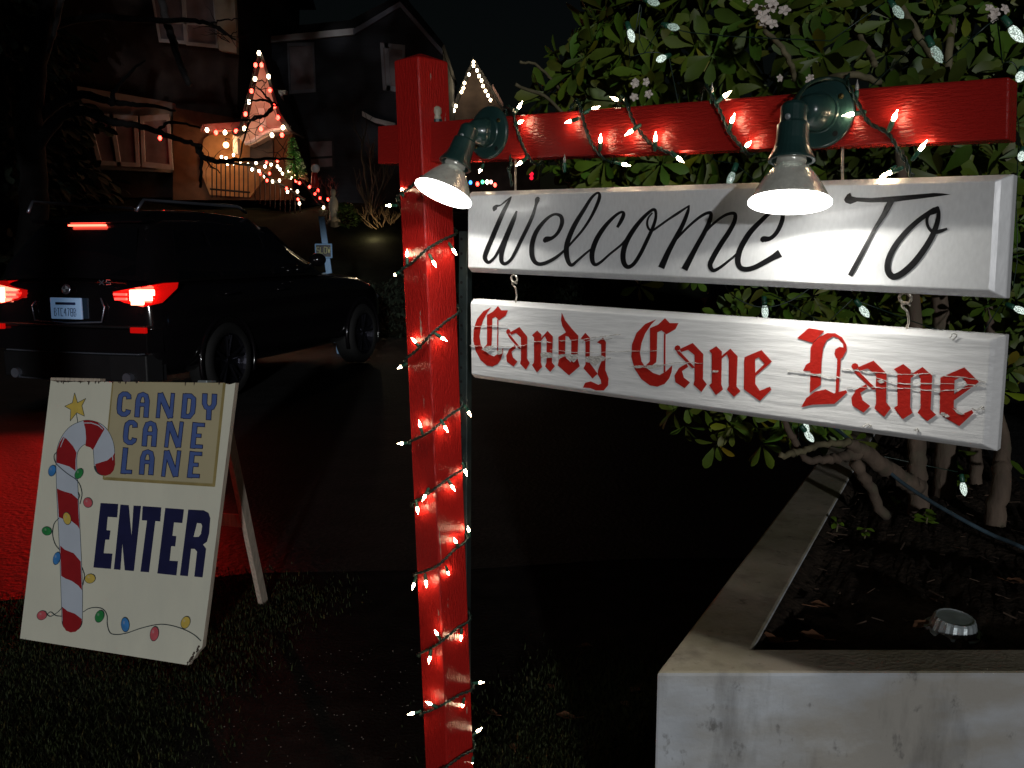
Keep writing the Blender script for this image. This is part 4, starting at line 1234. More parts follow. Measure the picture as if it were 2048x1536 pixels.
leds = [(1306, 4, 2.6, 0), (1346, 54, 2.55, 0), (1262, 70, 2.7, 1), (1796, 23, 2.35, 0), (1873, 107, 2.1, 0), (2031, 66, 2.0, 1), (1323, 117, 2.7, 1), (2040, 153, 2.3, 1),
        (1462, 356, 2.5, 0), (1530, 622, 2.75, 1), (1728, 622, 2.6, 1), (1618, 872, 2.75, 1), (1612, 856, 2.85, 1), (1927, 976, 2.75, 1), (2043, 312, 2.7, 1), (2040, 620, 2.7, 1)]
led_string = thing("shrub_light_string", "cool white faceted bulbs strung through the glossy shrub", "light string", at(1600, 300, 2.8))
gb = G(); gb.lathe([(.006, -.016), (.0085, -.010), (.0102, .001), (.0088, .012), (.005, .020), (.0005, .025)], (0, 0, 0), (0, 0, 1), 9, closed=True)
gs = G(); gs.lathe([(.0055, -.044), (.0075, -.042), (.0082, -.024), (.0075, -.020)], (0, 0, 0), (0, 0, 1), 8)
lb, lp = None, []
for i, (x, y, Y, hot) in enumerate(leds):
    p = at(x, y, Y + (.10 if not hot and x < 1790 else 0))
    if lb is None:
        b = lb = build("bulb", gb, M['led'], led_string, local=True); s_ = ls = build("socket", gs, M['socketgreen'], b, local=True, smooth=True)
        hotmesh = lb.data.copy(); hotmesh.materials[0] = M['ledhot']
    else:
        b = lb.copy(); COL.objects.link(b); b.parent = led_string; s_ = ls.copy(); COL.objects.link(s_); s_.parent = b
    if hot: b.data = hotmesh
    b.location = p - led_string.location
    d = Vector((random.uniform(-.6, .6), random.uniform(-.6, .1), random.uniform(-1, -.2)))
    b.rotation_euler = d.to_track_quat('Z', 'Y').to_euler()
    lp.append(p - d.normalized() * .045)
lp.sort(key=lambda p: (round(p.z * 2.2), p.x if int(round(p.z * 2.2)) % 2 else -p.x))
wp = [tuple(p) for p in lp]
pth = [Vector(p) + Vector((0, .02, -.02 * (i % 5))) for i, p in enumerate(smooth_path(wp, 5))]
gw_ = G().tube(pth, .0016, 5)
gw_.tube([Vector(p) for p in smooth_path([tuple(at(x, y, 2.5)) for x, y in ((1435, 540), (1465, 590), (1520, 614), (1580, 602), (1640, 560), (1680, 520))], 6)], .0018, 5)
build("wire", gw_, M['wire'], led_string, smooth=True)

# ================================================================== GRASS, LEAVES, PEBBLES
def in_poly(x, y, poly):
    c = False; j = len(poly) - 1
    for i in range(len(poly)):
        xi, yi = poly[i]; xj, yj = poly[j]
        if (yi > y) != (yj > y) and x < (xj - xi) * (y - yi) / (yj - yi + 1e-12) + xi: c = not c
        j = i
    return c
VG = [(-3.6, 2.35), (-1.05, 2.35), (-.98, 2.75), (-1.02, 3.25), (-.82, 3.9), (-1.2, 4.05), (-2.2, 3.68), (-3.4, 3.30)]
VR = [(-.12, 2.25), (.60, 2.25), (.62, 2.95), (.40, 3.25), (.12, 3.0), (-.08, 2.6)]
gv, gf, gt = [], [], []
def blades(poly, num, hmin, hmax, thin):
    xs = [p[0] for p in poly]; ys = [p[1] for p in poly]; c = 0; tr = 0
    while c < num and tr < num * 8:
        tr += 1
        x, y = rng.uniform(min(xs), max(xs)), rng.uniform(min(ys), max(ys))
        if not in_poly(x, y, poly): continue
        dn = math.sin(x * 5.2 + 1.3 * math.sin(y * 7)) * math.sin(y * 6.1 + 2 * math.sin(x * 3)) + .35 * math.sin(x * 23) * math.sin(y * 19)
        if dn < thin + rng.normal(0, .25): continue
        x += rng.normal(0, .10); y += rng.normal(0, .10)
        h = rng.uniform(hmin, hmax) * (.7 + .4 * max(0, dn)); a = rng.uniform(0, 6.28); w = rng.uniform(.0014, .003); ln = rng.uniform(.2, 1.0) * h
        dx, dy = math.cos(a), math.sin(a); o_ = len(gv)
        gv.extend([(x - dy * w, y + dx * w, 0), (x + dy * w, y - dx * w, 0), (x + dx * ln * .4 + dy * w * .7, y + dy * ln * .4 - dx * w * .7, h * .65), (x + dx * ln * .4 - dy * w * .7, y + dy * ln * .4 + dx * w * .7, h * .65), (x + dx * ln, y + dy * ln, h * .95)])
        gf.append((o_, o_ + 1, o_ + 2, o_ + 3)); gf.append((o_ + 3, o_ + 2, o_ + 4))
        t = rng.uniform(.45, 1.35); yl = rng.random() < .12
        gt.extend([(t * (2.2 if yl else 1), t * (1.3 if yl else 1), t * .8, 1)] * 5); c += 1
blades(VG, 46000, .012, .034, -.75); blades(VR, 14000, .012, .034, -.6)
me = bpy.data.meshes.new("grass"); me.from_pydata(gv, [], gf)
a = me.attributes.new("tint", 'FLOAT_COLOR', 'POINT'); a.data.foreach_set("color", [c for t in gt for c in t])
me.materials.append(M['grass'])
o = bpy.data.objects.new("grass", me); COL.objects.link(o); o['kind'] = 'stuff'; tag(o, "short patchy grass around the sandwich board and the post", "grass")
# gravel
g = G()
for _ in range(380):
    x, y = rng.uniform(-1.15, -.1), rng.uniform(2.35, 3.3)
    if rng.random() < abs(x + .65) * .9: continue
    r_ = rng.uniform(.001, .0028)
    g.ball((x, y, r_ * .3), r_, 4, .7)
o = build("gravel", g, M['pebble']); o['kind'] = 'stuff'; tag(o, "fine pale grit scattered on the dirt", "gravel")
# leaves
def dead_leaf(c, size, yaw, tilt, name="fallen_leaf"):
    g = G(); pts = []
    for i in range(16):
        a = 2 * math.pi * i / 16
        r_ = size * (.55 + .45 * abs(math.cos(a * 2.5)) * (.6 + .4 * math.cos(a)))
        x, y = r_ * math.cos(a), r_ * .75 * math.sin(a)
        pts.append(Vector((x * math.cos(yaw) - y * math.sin(yaw), x * math.sin(yaw) + y * math.cos(yaw), .008 + tilt * x * .5 + .25 * abs(y) + random.uniform(0, .004))))
    pts = [p + c for p in pts]
    ce = c + Vector((0, 0, .005)); o_ = [ce] + pts
    g.add(o_, [(0, 1 + i, 1 + (i + 1) % 16) for i in range(16)])
    g.tube([ce, ce + Vector((math.cos(yaw + 3.1), math.sin(yaw + 3.1), .2)) * size * 1.3], .0012, 4)
    return g
for (x, y, z, s_, lab) in ((1172, 1296, 0, .030, "brown fallen leaf farthest back in the dark grass beside the post"), (1136, 1440, 0, .040, "broad brown fallen leaf on the grass midway between the post and planter"), (1100, 1378, 0, .022, "narrow upright fallen leaf on the grass nearest the farther leaf"),
                           (1028, 1500, 0, .022, "curled fallen leaf in the grass by the foot of the post"), (1272, 1384, 0, .032, "fallen leaf lying close to the planter's outer corner"), (1250, 1414, 0, .022, "small fallen leaf just in front of the planter corner"), (985, 1432, 0, .026, "dull fallen leaf against the red post's right side"),
                           (1545, 1290, HP - .022, .040, "tan fallen leaf in the inner corner of the planter"), (1628, 1282, HP - .022, .035, "reddish fallen leaf along the planter's front wall"), (1636, 1218, HP - .022, .03, "dark red fallen leaf in the bed behind the front wall"), (1848, 1258, HP - .022, .032, "brown fallen leaf touching the upturned tin"),
                           (2028, 1170, HP - .022, .03, "orange fallen leaf at the right edge of the bed")):
    c = onz(x, y, z)
    o = build("fallen_leaf", dead_leaf(c, s_, random.random() * 6, random.uniform(-.3, .6)), M['deadleaf'], loc=c, smooth=True)
    tag(o, lab, "leaf", "fallen leaves")
g = G()
for _ in range(420):
    p = Vector((rng.uniform(Ai.x, Bi.x + .3), rng.uniform(Ai.y + .03, 4.0), HP - .022))
    if p.x < lerp(Ai, fari, (p.y - Ai.y) / (5.6 - Ai.y)).x + .03: continue
    a = rng.uniform(0, 6.28); L2 = rng.uniform(.01, .05)
    g.tube([p, p + Vector((math.cos(a), math.sin(a), rng.uniform(-.1, .35))) * L2], [rng.uniform(.0008, .0025)] * 2, 4)
o = build("leaf_litter", g, mat("dry_litter", (.05, .030, .018), rough=.9, var=.5, vscale=20)); o['kind'] = 'stuff'; tag(o, "twigs and dry litter over the planter soil", "litter")

# ================================================================== VEHICLES
M['carpaint'] = mat("black_car_paint", (.006, .005, .006), rough=.14, var=.1, vscale=3, coat=1.0)
M['carglass'] = mat("dark_tinted_glass", (.004, .004, .005), rough=.06, var=.05, vscale=3, coat=.4)
M['tyre'] = mat("tyre_rubber", (.004, .004, .004), rough=.8, var=.2, vscale=20)
M['alloy'] = mat("grey_alloy_rim", (.05, .05, .065), rough=.3, metal=.9, var=.1, vscale=10)
M['chrome'] = mat("chrome_trim", (.26, .28, .34), rough=.28, metal=.7, var=.05, vscale=10)
M['plate'] = mat("blue_white_plate", (.45, .62, .85), rough=.4, var=.05, vscale=10, emit=(.30, .55, .95), estr=.16)  # plate lamp's blue light put into the colour and a faint glow
M['platetext'] = mat("plate_blue_text", (.03, .05, .16), rough=.5, var=.05)
M['lens'] = mat("dark_red_lens", (.30, .004, .004), rough=.1, var=.1, vscale=20, coat=.8, emit=(1, .006, .004), estr=.4)
M['redglass'] = mat('unlit_red_lens', (.12, .004, .004), rough=.12, var=.1, vscale=20, coat=.8)
M['brake'] = glow("lit_brake_lamp", (1.0, .22, .13), 16.0)
M['brakedim'] = glow("lit_tail_bar", (1.0, .03, .02), 4.0)
M['bumper'] = mat("dark_plastic", (.006, .006, .007), rough=.5, var=.15, vscale=10)
def make_car(name, label, loc, heading, lit, scale=(1, 1, 1), plate_text=None):
    root = thing(name, label, "car", loc, None, -heading)
    sx, sy, sz = scale
    def S(p): return Vector((p[0] * sx, p[1] * sy, float(np.interp(p[2], (0, .30, .95, 1.10, 1.62, 1.70, 1.80), (0, .30, 1.06, 1.21, 1.69, 1.80, 1.90))) * sz))
    # lower body: cross-sections along y (half-width, bottom, shoulder height, top)
    st = [(-1.00, .74, .46, .92, .98), (-.97, .86, .38, .98, 1.06), (-.85, .925, .30, 1.02, 1.10), (-.5, .955, .27, 1.02, 1.12), (0, .965, .27, 1.01, 1.12), (.9, .965, .26, 1.00, 1.10), (1.9, .965, .26, .99, 1.09), (2.35, .96, .26, .98, 1.08),
          (2.9, .955, .27, .95, 1.05), (3.35, .93, .28, .90, .98), (3.65, .86, .32, .82, .90), (3.82, .74, .38, .72, .80), (3.88, .55, .44, .62, .68)]
    g = G(); ncs = None
    for y, w, zb, zs, zt in st:
        half = [(0, zb), (w * .8, zb), (w * .96, zb + .10), (w, zb + .28), (w * .995, (zb + zs) / 2 + .12), (w * .97, zs - .06), (w * .93, zs + .01), (w * .82, zt - .02), (w * .5, zt), (0, zt + .01)]
        ring = half + [(-x, z) for x, z in half[-2:0:-1]]
        ncs = len(ring)
        g.v += [S((x, y, z)) for x, z in ring]
    for i in range(len(st) - 1):
        for k_ in range(ncs):
            k2 = (k_ + 1) % ncs
            g.f.append([i * ncs + k_, i * ncs + k2, (i + 1) * ncs + k2, (i + 1) * ncs + k_]); g.m.append(0)
    g.f.append(list(range(ncs))[::-1]); g.f.append([(len(st) - 1) * ncs + i for i in range(ncs)]); g.m += [0, 0]
    body = fixn(build("body", g, M['carpaint'], root, smooth=True, local=True))
    sd = body.modifiers.new("subdivision", 'SUBSURF'); sd.levels = 1; sd.render_levels = 2
    # greenhouse with roof
    st = [(-.93, .80, .70, 1.06, 1.08), (-.86, .86, .70, 1.06, 1.25), (-.66, .875, .655, 1.06, 1.62), (-.45, .88, .65, 1.06, 1.70), (.3, .885, .65, 1.06, 1.74), (1.0, .885, .64, 1.06, 1.71), (1.28, .88, .63, 1.06, 1.63), (1.9, .86, .72, 1.05, 1.20), (2.12, .84, .76, 1.04, 1.07)]
    g = G()
    for y, wb, wt, zb, zt in st:
        wt_ = wt if zt > 1.5 else wb + (wt - wb) * max(0, (zt - zb)) / .64
        half = [(wb, zb), (wb * .99, zb + (zt - zb) * .3), (lerp(wb, wt_, .85), zb + (zt - zb) * .82), (wt_ * .9, zt - .02 * (zt > 1.3)), (wt_ * .5, zt + .012), (0, zt + .02)]
        ring = half + [(-x, z) for x, z in half[-2::-1]]
        nr = len(ring); g.v += [S((x, y, z)) for x, z in ring]
    for i in range(len(st) - 1):
        for k_ in range(nr - 1):
            g.f.append([i * nr + k_, i * nr + k_ + 1, (i + 1) * nr + k_ + 1, (i + 1) * nr + k_]); g.m.append(0)
    fixn(build("roof", g, M['carpaint'], root, smooth=True, local=True))
    def pane(nm, pts, off=(0, 0, 0)):
        g = G(); p = [S(q) + Vector(off) for q in pts]
        n_ = (p[1] - p[0]).cross(p[2] - p[0]).normalized() * .008
        g.slab(p[0], p[1], p[2], p[3], n_)
        return fixn(build(nm, g, M['carglass'], root, local=True))
    pane("rear_window", [(-.66, -.905, 1.12), (.66, -.905, 1.12), (.55, -.70, 1.58), (-.55, -.70, 1.58)], (0, -.012, .004))
    pane("windscreen", [(-.70, 1.98, 1.14), (.70, 1.98, 1.14), (.56, 1.36, 1.60), (-.56, 1.36, 1.60)], (0, .03, .03))
    for s_ in (1, -1):
        for y0, y1, y2, y3 in ((-.62, .0, -.06, -.48), (.06, .92, .88, .0), (.98, 1.72, 1.16, .95)):
            pane("side_window", [(s_ * .885, y0, 1.09), (s_ * .885, y1, 1.09), (s_ * .735, y2, 1.56), (s_ * .735, y3, 1.56)], (s_ * .012, 0, 0))
        g = G(); g.tube([S((s_ * .60, -.78, 1.70)), S((s_ * .62, -.70, 1.80)), S((s_ * .66, .7, 1.83)), S((s_ * .66, .85, 1.74))], .016, 8)
        build("roof_rail", g, M['chrome'], root, local=True, smooth=True)
        g = G(); c = S((s_ * 1.04, 1.66, 1.24)); g.ball(c, .10, 10, .75)
        g.tube([S((s_ * .88, 1.66, 1.14)), c], .03, 8)
        build("wing_mirror", g, M['carpaint'], root, local=True, smooth=True)
        for y in (.82, 1.82 - .95):
            pass
        for y in (-.05, .88):
            g = G(); g.tube([S((s_ * .975, y - .0, .93)), S((s_ * 1.0, y + .04, .935)), S((s_ * 1.0, y + .18, .94)), S((s_ * .975, y + .22, .94))], .012, 6)
            build("door_handle", g, M['carpaint'], root, local=True, smooth=True)
        for y in (0, 2.93):
            w = G(); r_ = .375
            w.lathe([(.26, -.12), (.34, -.13), (r_, -.09), (r_, .09), (.34, .13), (.265, .125), (.26, .10)], S((s_ * .86, y, r_ / sz if sz else r_)), (s_, 0, 0), 36, closed=False)
            wh = build("wheel", w, M['tyre'], root, local=True, smooth=True)
            c = S((s_ * .86, y, r_ / sz))
            gr_ = G(); gr_.lathe([(.265, .12), (.25, .10), (.24, .04), (.001, .04)], c, (s_, 0, 0), 30, closed=False)
            for q in range(5):
                a = q * 2 * math.pi / 5 + .3
                for da in (-.16, .16):
                    gr_.tube([c + Vector((s_ * .085, .04 * math.cos(a), .04 * math.sin(a))), c + Vector((s_ * .105, .245 * math.cos(a + da), .245 * math.sin(a + da)))], .016, 6)
            gr_.lathe([(.045, .08), (.04, .105), (.001, .108)], c, (s_, 0, 0), 14, closed=False)
            build("rim", gr_, M['alloy'], wh, local=True)
            ga = G()
            ga.tube([c + Vector((s_ * .095, .445 * math.cos(a), .445 * math.sin(a) + .0)) for a in np.linspace(-.35, math.pi + .35, 22)], .022, 8)
            build("wheel_arch", ga, M['carpaint'], root, local=True, smooth=True)
        # tail lamp
        g = G()
        L0 = [(.50, -1.005, .985), (.78, -.99, 1.03), (.93, -.86, 1.06), (.955, -.70, 1.06), (.955, -.72, 1.01), (.93, -.90, .90), (.80, -.99, .87), (.62, -1.015, .90), (.51, -1.015, .935)]
        p = [S((s_ * x, y - .012, z)) for x, y, z in L0]
        ctr = sum(p, Vector()) / len(p) + Vector((s_ * .02, -.035, 0))
        g.v += p + [ctr]; g.f += [[i, (i + 1) % len(p), len(p)] for i in range(len(p))]; g.m += [0] * len(p)
        g.v += [q + Vector((-s_ * .06, .06, 0)) for q in p]; n_ = len(p)
        g.f += [[i, (i + 1) % n_, n_ + 1 + (i + 1) % n_, n_ + 1 + i] for i in range(n_)]; g.m += [0] * n_
        tl = fixn(build("tail_lamp", g, M['lens'], root, local=True))
        if not lit: tl.data.materials[0] = M['redglass']
        if lit:
            g = G()
            for q, (x0, x1, z0, z1, y0, y1) in enumerate(((.70, .88, .955, 1.005, -1.050, -.975), (.70, .86, .915, .953, -1.052, -.985), (.71, .80, .885, .913, -1.05, -1.02))):
                g.hexa([S((s_ * x0, y0, z0)), S((s_ * x1, y1, z0)), S((s_ * x1, y1 + .03, z0)), S((s_ * x0, y0 + .03, z0)), S((s_ * x0, y0, z1)), S((s_ * x1, y1, z1)), S((s_ * x1, y1 + .03, z1)), S((s_ * x0, y0 + .03, z1))])
            fixn(build("brake_element", g, M['brake'], tl, local=True))
            g = G()
            g.box(*sorted((s_ * .53 * sx, s_ * .66 * sx)), -1.052 * sy, -1.03 * sy, 1.065 * sz, 1.085 * sz); g.box(*sorted((s_ * .54 * sx, s_ * .66 * sx)), -1.054 * sy, -1.03 * sy, 1.025 * sz, 1.045 * sz)
            fixn(build("tail_bar", g, M['brakedim'], tl, local=True))
            ld = bpy.data.lights.new("brake_light", 'SPOT'); ld.energy = 270; ld.color = (1, .012, .008); ld.spot_size = R(98); ld.spot_blend = .55; ld.shadow_soft_size = .06
            lo = bpy.data.objects.new("brake_light", ld); COL.objects.link(lo); lo.parent = root
            lo.location = S((s_ * .78, -1.10, .95)); lo.rotation_euler = Vector((0, 1, .16)).to_track_quat('Z', 'Y').to_euler()
        g = G(); g.box(*sorted((s_ * .70, s_ * .86)), -1.075, -1.04, .74, .79); build('reflector', g, M['lens'] if lit else M['redglass'], root, local=True, bevel=.006)  # on the lit car these carry a glow of their own, not reflected light
        # head lamp
        g = G(); g.ball(S((s_ * .70, 3.72, .74)), .10, 10, .6); build("head_lamp", g, M['chrome'], root, local=True, smooth=True)
        g = G(); g.tube([S((s_ * .62, -1.0, .33)), S((s_ * .62, -1.06, .33))], .045, 12); build("exhaust", g, M['chrome'], root, local=True)
    g = G(); g.box(-.30 * sx, .30 * sx, -1.02 * sy, -.985 * sy, .60 * sz, .86 * sz) if False else None
    # rear bumper, skirt, chrome
    def bar(nm, z0, z1, hw_, y, m, y2=None):
        g = G(); pr = [(-hw_, y + .16), (-hw_ * .92, y + .03), (-hw_ * .5, y), (0, y - .01), (hw_ * .5, y), (hw_ * .92, y + .03), (hw_, y + .16)]
        n_ = len(pr)
        g.v += [S((x, yy, z0)) for x, yy in pr] + [S((x, yy, z1)) for x, yy in pr] + [S((x, yy + .05, z1)) for x, yy in pr] + [S((x, yy + .05, z0)) for x, yy in pr]
        for a in range(4):
            for i in range(n_ - 1):
                b = (a + 1) % 4
                g.f.append([a * n_ + i, a * n_ + i + 1, b * n_ + i + 1, b * n_ + i]); g.m.append(0)
        return fixn(build(nm, g, m, root, local=True, smooth=False, bevel=.008))
    bar("bumper", .52, .70, .90, -1.05, M['carpaint']); bar("bumper_lip", .705, .725, .88, -1.058, M['bumper']); bar("bumper_skirt", .30, .50, .86, -1.03, M['bumper']); bar("chrome_strip", .505, .516, .80, -1.056, M['chrome'])
    bar("sill_trim", .285, .298, .70, -1.05, M['chrome'])
    g = G(); g.tube([S((-.36, -1.012, .90)), S((-.40, -1.02, .86)), S((-.37, -1.03, .75)), S((0, -1.045, .735)), S((.37, -1.03, .75)), S((.40, -1.02, .86)), S((.36, -1.012, .93))], .008, 8)
    build("plate_surround", g, M['chrome'], root, local=True, smooth=True)
    g = G(); g.box(-.170 * sx, .170 * sx, -1.045 * sy, -1.025 * sy, .845 * sz, 1.035 * sz)
    np_ = fixn(build("number_plate", g, M['plate'], root, local=True, bevel=.006))
    if plate_text:
        g = G(); cw = .036; x = -.127
        seg = {'B': [(0, 0, 0, 1), (0, 1, .8, 1), (0, .5, .8, .5), (0, 0, .8, 0), (.9, .1, .9, .4), (.9, .6, .9, .9)], 'T': [(.5, 0, .5, 1), (0, 1, 1, 1)], 'C': [(0, 0, 0, 1), (0, 1, 1, 1), (0, 0, 1, 0)], '4': [(.8, 0, .8, 1), (0, .4, 1, .4), (0, .4, .7, 1)],
               '7': [(0, 1, 1, 1), (1, 1, .3, 0)], '8': [(0, 0, 0, 1), (1, 0, 1, 1), (0, 0, 1, 0), (0, 1, 1, 1), (0, .5, 1, .5)]}
        for ch in plate_text:
            for x0, z0, x1, z1 in seg[ch]:
                a, b = S((x + x0 * .022, -1.0475, .79 + z0 * .058)), S((x + x1 * .022, -1.0475, .79 + z1 * .058))
                d = (b - a).normalized(); n_ = Vector((d.z, 0, -d.x)) * .003
                g.slab(a - n_, a + n_, b + n_, b - n_, Vector((0, -.001, 0)))
            x += cw
        g.slab(S((-.11, -1.0475, .875)), S((.11, -1.0475, .875)), S((.11, -1.0475, .895)), S((-.11, -1.0475, .895)), Vector((0, -.001, 0)))
        fixn(build("plate_lettering", g, M['platetext'], np_, local=True))
    g = G(); g.lathe([(.046, 0), (.046, .008), (.040, .012), (.036, .009), (.0001, .010)], S((0, -1.02, 1.0)), (0, -1, .2), 24)
    em = build("emblem", g, M['chrome'], root, local=True)
    if lit:
        g = G()
        c = S((0, -1.034, 1.003))
        for a0 in (0, math.pi):
            pts_ = [c] + [c + Vector((.033 * math.cos(a), 0, .033 * math.sin(a))) for a in np.linspace(a0, a0 + math.pi / 2, 8)]
            g.polygon(pts_)
        fixn(build("emblem_quarter", g, M['canewhite'], em, local=True))
        g = G(); y_ = -1.018
        for x0, z0, x1, z1 in ((.40, 1.045, .45, 1.085), (.45, 1.045, .40, 1.085), (.52, 1.085, .475, 1.085), (.478, 1.085, .475, 1.066), (.475, 1.066, .515, 1.064), (.515, 1.064, .515, 1.046), (.515, 1.046, .472, 1.045)):
            g.tube([S((x0 - .04, y_ + .0, z0)), S((x1 - .04, y_ + .0, z1))], .005, 5)
        build("model_badge", g, M['chrome'], root, local=True)
        g = G(); g.box(-.19, .19, -.745, -.68, 1.672, 1.690)
        fixn(build("high_brake_lamp", g, glow("lit_high_brake_lamp", (1, .07, .04), 9), root, local=True, bevel=.004))
        g = G(); g.box(-.62, .62, -.74, -.42, 1.70, 1.73)
        fixn(build("spoiler", g, M['carpaint'], root, local=True, bevel=.02))
    return root
make_car("parked_suv", "black sport utility car with red brake lights glowing and a blue-white plate", (-3.69, 9.30, .004), R(17.3), True, (1, 1, 1), "BTC478B")
make_car("parked_car", "unlit black car standing in the dark behind the gap between the two hanging boards", (2.9, 8.6, .004), R(118), False, (.93, .96, .90))

# street sign with bright blue reflective post
ss = thing("street_sign", "bright blue sign post with a small Slow sign beyond the car's bonnet", "street sign", (0, 0, 0))
sp = at(643, 433, 12.9); ss.location = (sp.x, sp.y, 0)
M['bluepost'] = mat("reflective_blue_post", (.20, .38, .60), rough=.35, var=.15, vscale=30, stretch=(8, 8, 1))
g = G(); q = at(651, 492, 12.9); qb = q + (q - sp) * ((q.z) / (sp.z - q.z))
hw = .042
g.hexa([qb + Vector((-hw, -.015, 0)), qb + Vector((hw, -.015, 0)), qb + Vector((hw, .015, 0)), qb + Vector((-hw, .015, 0)), sp + Vector((-hw, -.015, 0)), sp + Vector((hw, -.015, 0)), sp + Vector((hw, .015, 0)), sp + Vector((-hw, .015, 0))])
fixn(build("post", g, M['bluepost'], ss, bevel=.004))
g = G(); a, b = at(629, 487, 12.85), at(664, 487, 12.85); dz = Vector((0, 0, -.20))
g.slab(a, b, b + dz, a + dz, Vector((0, -.02, 0))); pn = fixn(build("panel", g, M['bluepost'], ss, bevel=.01))
g = G(); e_ = Vector((.02, -.004, -.02)); f_ = Vector((-.02, -.004, -.02))
g.slab(a + e_, b + f_, b + dz + Vector((-.02, -.004, .02)), a + dz + Vector((.02, -.004, .02)), Vector((0, -.02, 0))); fixn(build("face", g, M['black'], pn))
g = G(); x0 = a.x + .035; zt = a.z - .05; ch = .08
sl = {'S': [(1, 1, 0, 1), (0, 1, 0, .5), (0, .5, 1, .5), (1, .5, 1, 0), (1, 0, 0, 0)], 'L': [(0, 1, 0, 0), (0, 0, 1, 0)], 'O': [(0, 0, 0, 1), (0, 1, 1, 1), (1, 1, 1, 0), (1, 0, 0, 0)], 'W': [(0, 1, .25, 0), (.25, 0, .5, .7), (.5, .7, .75, 0), (.75, 0, 1, 1)]}
for ch_ in "SLOW":
    for xa, za, xb, zb in sl[ch_]:
        g.tube([Vector((x0 + xa * .034, a.y - .03, zt - ch + za * ch)), Vector((x0 + xb * .034, a.y - .03, zt - ch + zb * ch))], .0042, 5)
    x0 += .050
build("lettering", g, mat("pale_yellow_lettering", (.6, .6, .3), rough=.5, var=.1), pn)

# ================================================================== HOUSES ACROSS THE STREET
M['brick1'] = mat("dark_brick", (.055, .038, .033), rough=.9, var=.35, vscale=3, bump=.3, bscale=30)
M['slate'] = mat("dark_slate_roof", (.02, .02, .022), rough=.85, var=.3, vscale=5)
M['siding'] = mat("dark_blue_siding", (.030, .033, .042), rough=.8, var=.2, vscale=2, stretch=(1, 1, 14))
M['trim'] = mat("white_house_trim", (.62, .60, .60), rough=.6, var=.12, vscale=4)
M['pane'] = mat("dim_window_pane", (.30, .24, .25), rough=.25, var=.35, vscale=2)
M['stucco'] = mat("pinkish_stucco", (.52, .42, .37), rough=.9, var=.2, vscale=3, bump=.2, bscale=20)
M['porch'] = mat("orange_porch_plaster", (.17, .075, .035), rough=.9, var=.3, vscale=3)
M['iron'] = mat("black_iron_rail", (.010, .010, .010), rough=.6, var=.2)
M['warmwhite'] = glow("warm_white_bulb", (1.0, .80, .50), 22.0)
M['redbulb'] = glow("red_bulb", (1.0, .03, .02), 20.0)
M['bluebulb'] = glow("blue_bulb", (.05, .30, 1.0), 3.5)
M['greenbulb'] = glow("green_bulb", (.05, .9, .35), 3.0)
M['pinkbulb'] = glow("pink_bulb", (1.0, .55, .45), 4.0)
def facade(nm, px, Y, m, parent, thick=.3, dy=0.0):     # outline in the photo at distance Y, given its real thickness
    g = G(); p = [at(x, y, Y) for x, y in px]; n_ = len(p)
    g.polygon(p); nf_ = len(g.f)
    g.v += [q + Vector((0, thick, 0)) for q in p]
    g.f += [[i + n_ for i in reversed(f)] for f in list(g.f)]; g.m = [0] * len(g.f)
    for i in range(n_):
        j = (i + 1) % n_
        g.f.append([i, j, n_ + j, n_ + i]); g.m.append(0)
    return fixn(build(nm, g, m, parent))
def window(parent, q, Y, bars=(), frame_w=.10, nm="window", fm=None):
    """q: four photo corners at distance Y -> frame with pane and glazing bars"""
    p = [at(x, y, Y) for x, y in q]
    g = G()
    for i in range(4):
        a, b = p[i], p[(i + 1) % 4]; c = sum(p, Vector()) / 4
        ia, ib = a + (c - a).normalized() * frame_w * 1.4, b + (c - b).normalized() * frame_w * 1.4
        g.slab(a, b, ib, ia, Vector((0, -.06, 0)) * (-1 if False else 1))
    for t, hor in bars:
        if hor: a, b = lerp(p[0], p[3], t), lerp(p[1], p[2], t); d = Vector((0, 0, frame_w * .4))
        else: a, b = lerp(p[0], p[1], t), lerp(p[3], p[2], t); d = Vector((frame_w * .5, 0, 0))
        g.slab(a - d, a + d, b + d, b - d, Vector((0, -.05, 0)))
    f = fixn(build(nm, g, fm or M['trim'], parent))
    g = G(); off = Vector((0, .04, 0)); g.slab(*[x + off for x in p], Vector((0, -.02, 0)))
    fixn(build("pane", g, M['pane'], f))
    return f
Y1 = 21.5
h1 = thing("brick_cottage", "dark brick house with a lit steep entrance gable and white-framed windows", "house", at(330, 400, Y1 + 2))
facade("wall", [(-160, -140), (478, -140), (478, 88), (470, 395), (-160, 395)], Y1 + .6, M['brick1'], h1, 6.0)
facade("porch_wall", [(346, 215), (585, 255), (585, 400), (346, 400)], Y1 + .3, M['porch'], h1, .25)
g = G(); a, b = at(-160, -140, Y1 + .2), at(500, -140, Y1 + .2)
g.hexa([a, b, b + Vector((0, 7, 0)), a + Vector((0, 7, 0)), a + Vector((.3, 3.4, 2.6)), b + Vector((-.3, 3.4, 2.6)), b + Vector((-.3, 3.6, 2.6)), a + Vector((.3, 3.6, 2.6))]); fixn(build("roof", g, M['slate'], h1))
facade("window_surround", [(154, 172), (344, 205), (348, 345), (176, 338)], Y1 + .35, M['stucco'], h1, .3)
window(h1, [(170, 225), (274, 232), (280, 334), (196, 330)], Y1 + .1, ((.5, False),), .09)
window(h1, [(280, 232), (338, 228), (346, 340), (284, 334)], Y1 + .1, (), .10)
window(h1, [(300, -20), (365, -20), (372, 88), (318, 84)], Y1 + .3, ((.6, True),), .06)
window(h1, [(366, -20), (428, -20), (436, 96), (372, 90)], Y1 + .3, ((.6, True),), .06)
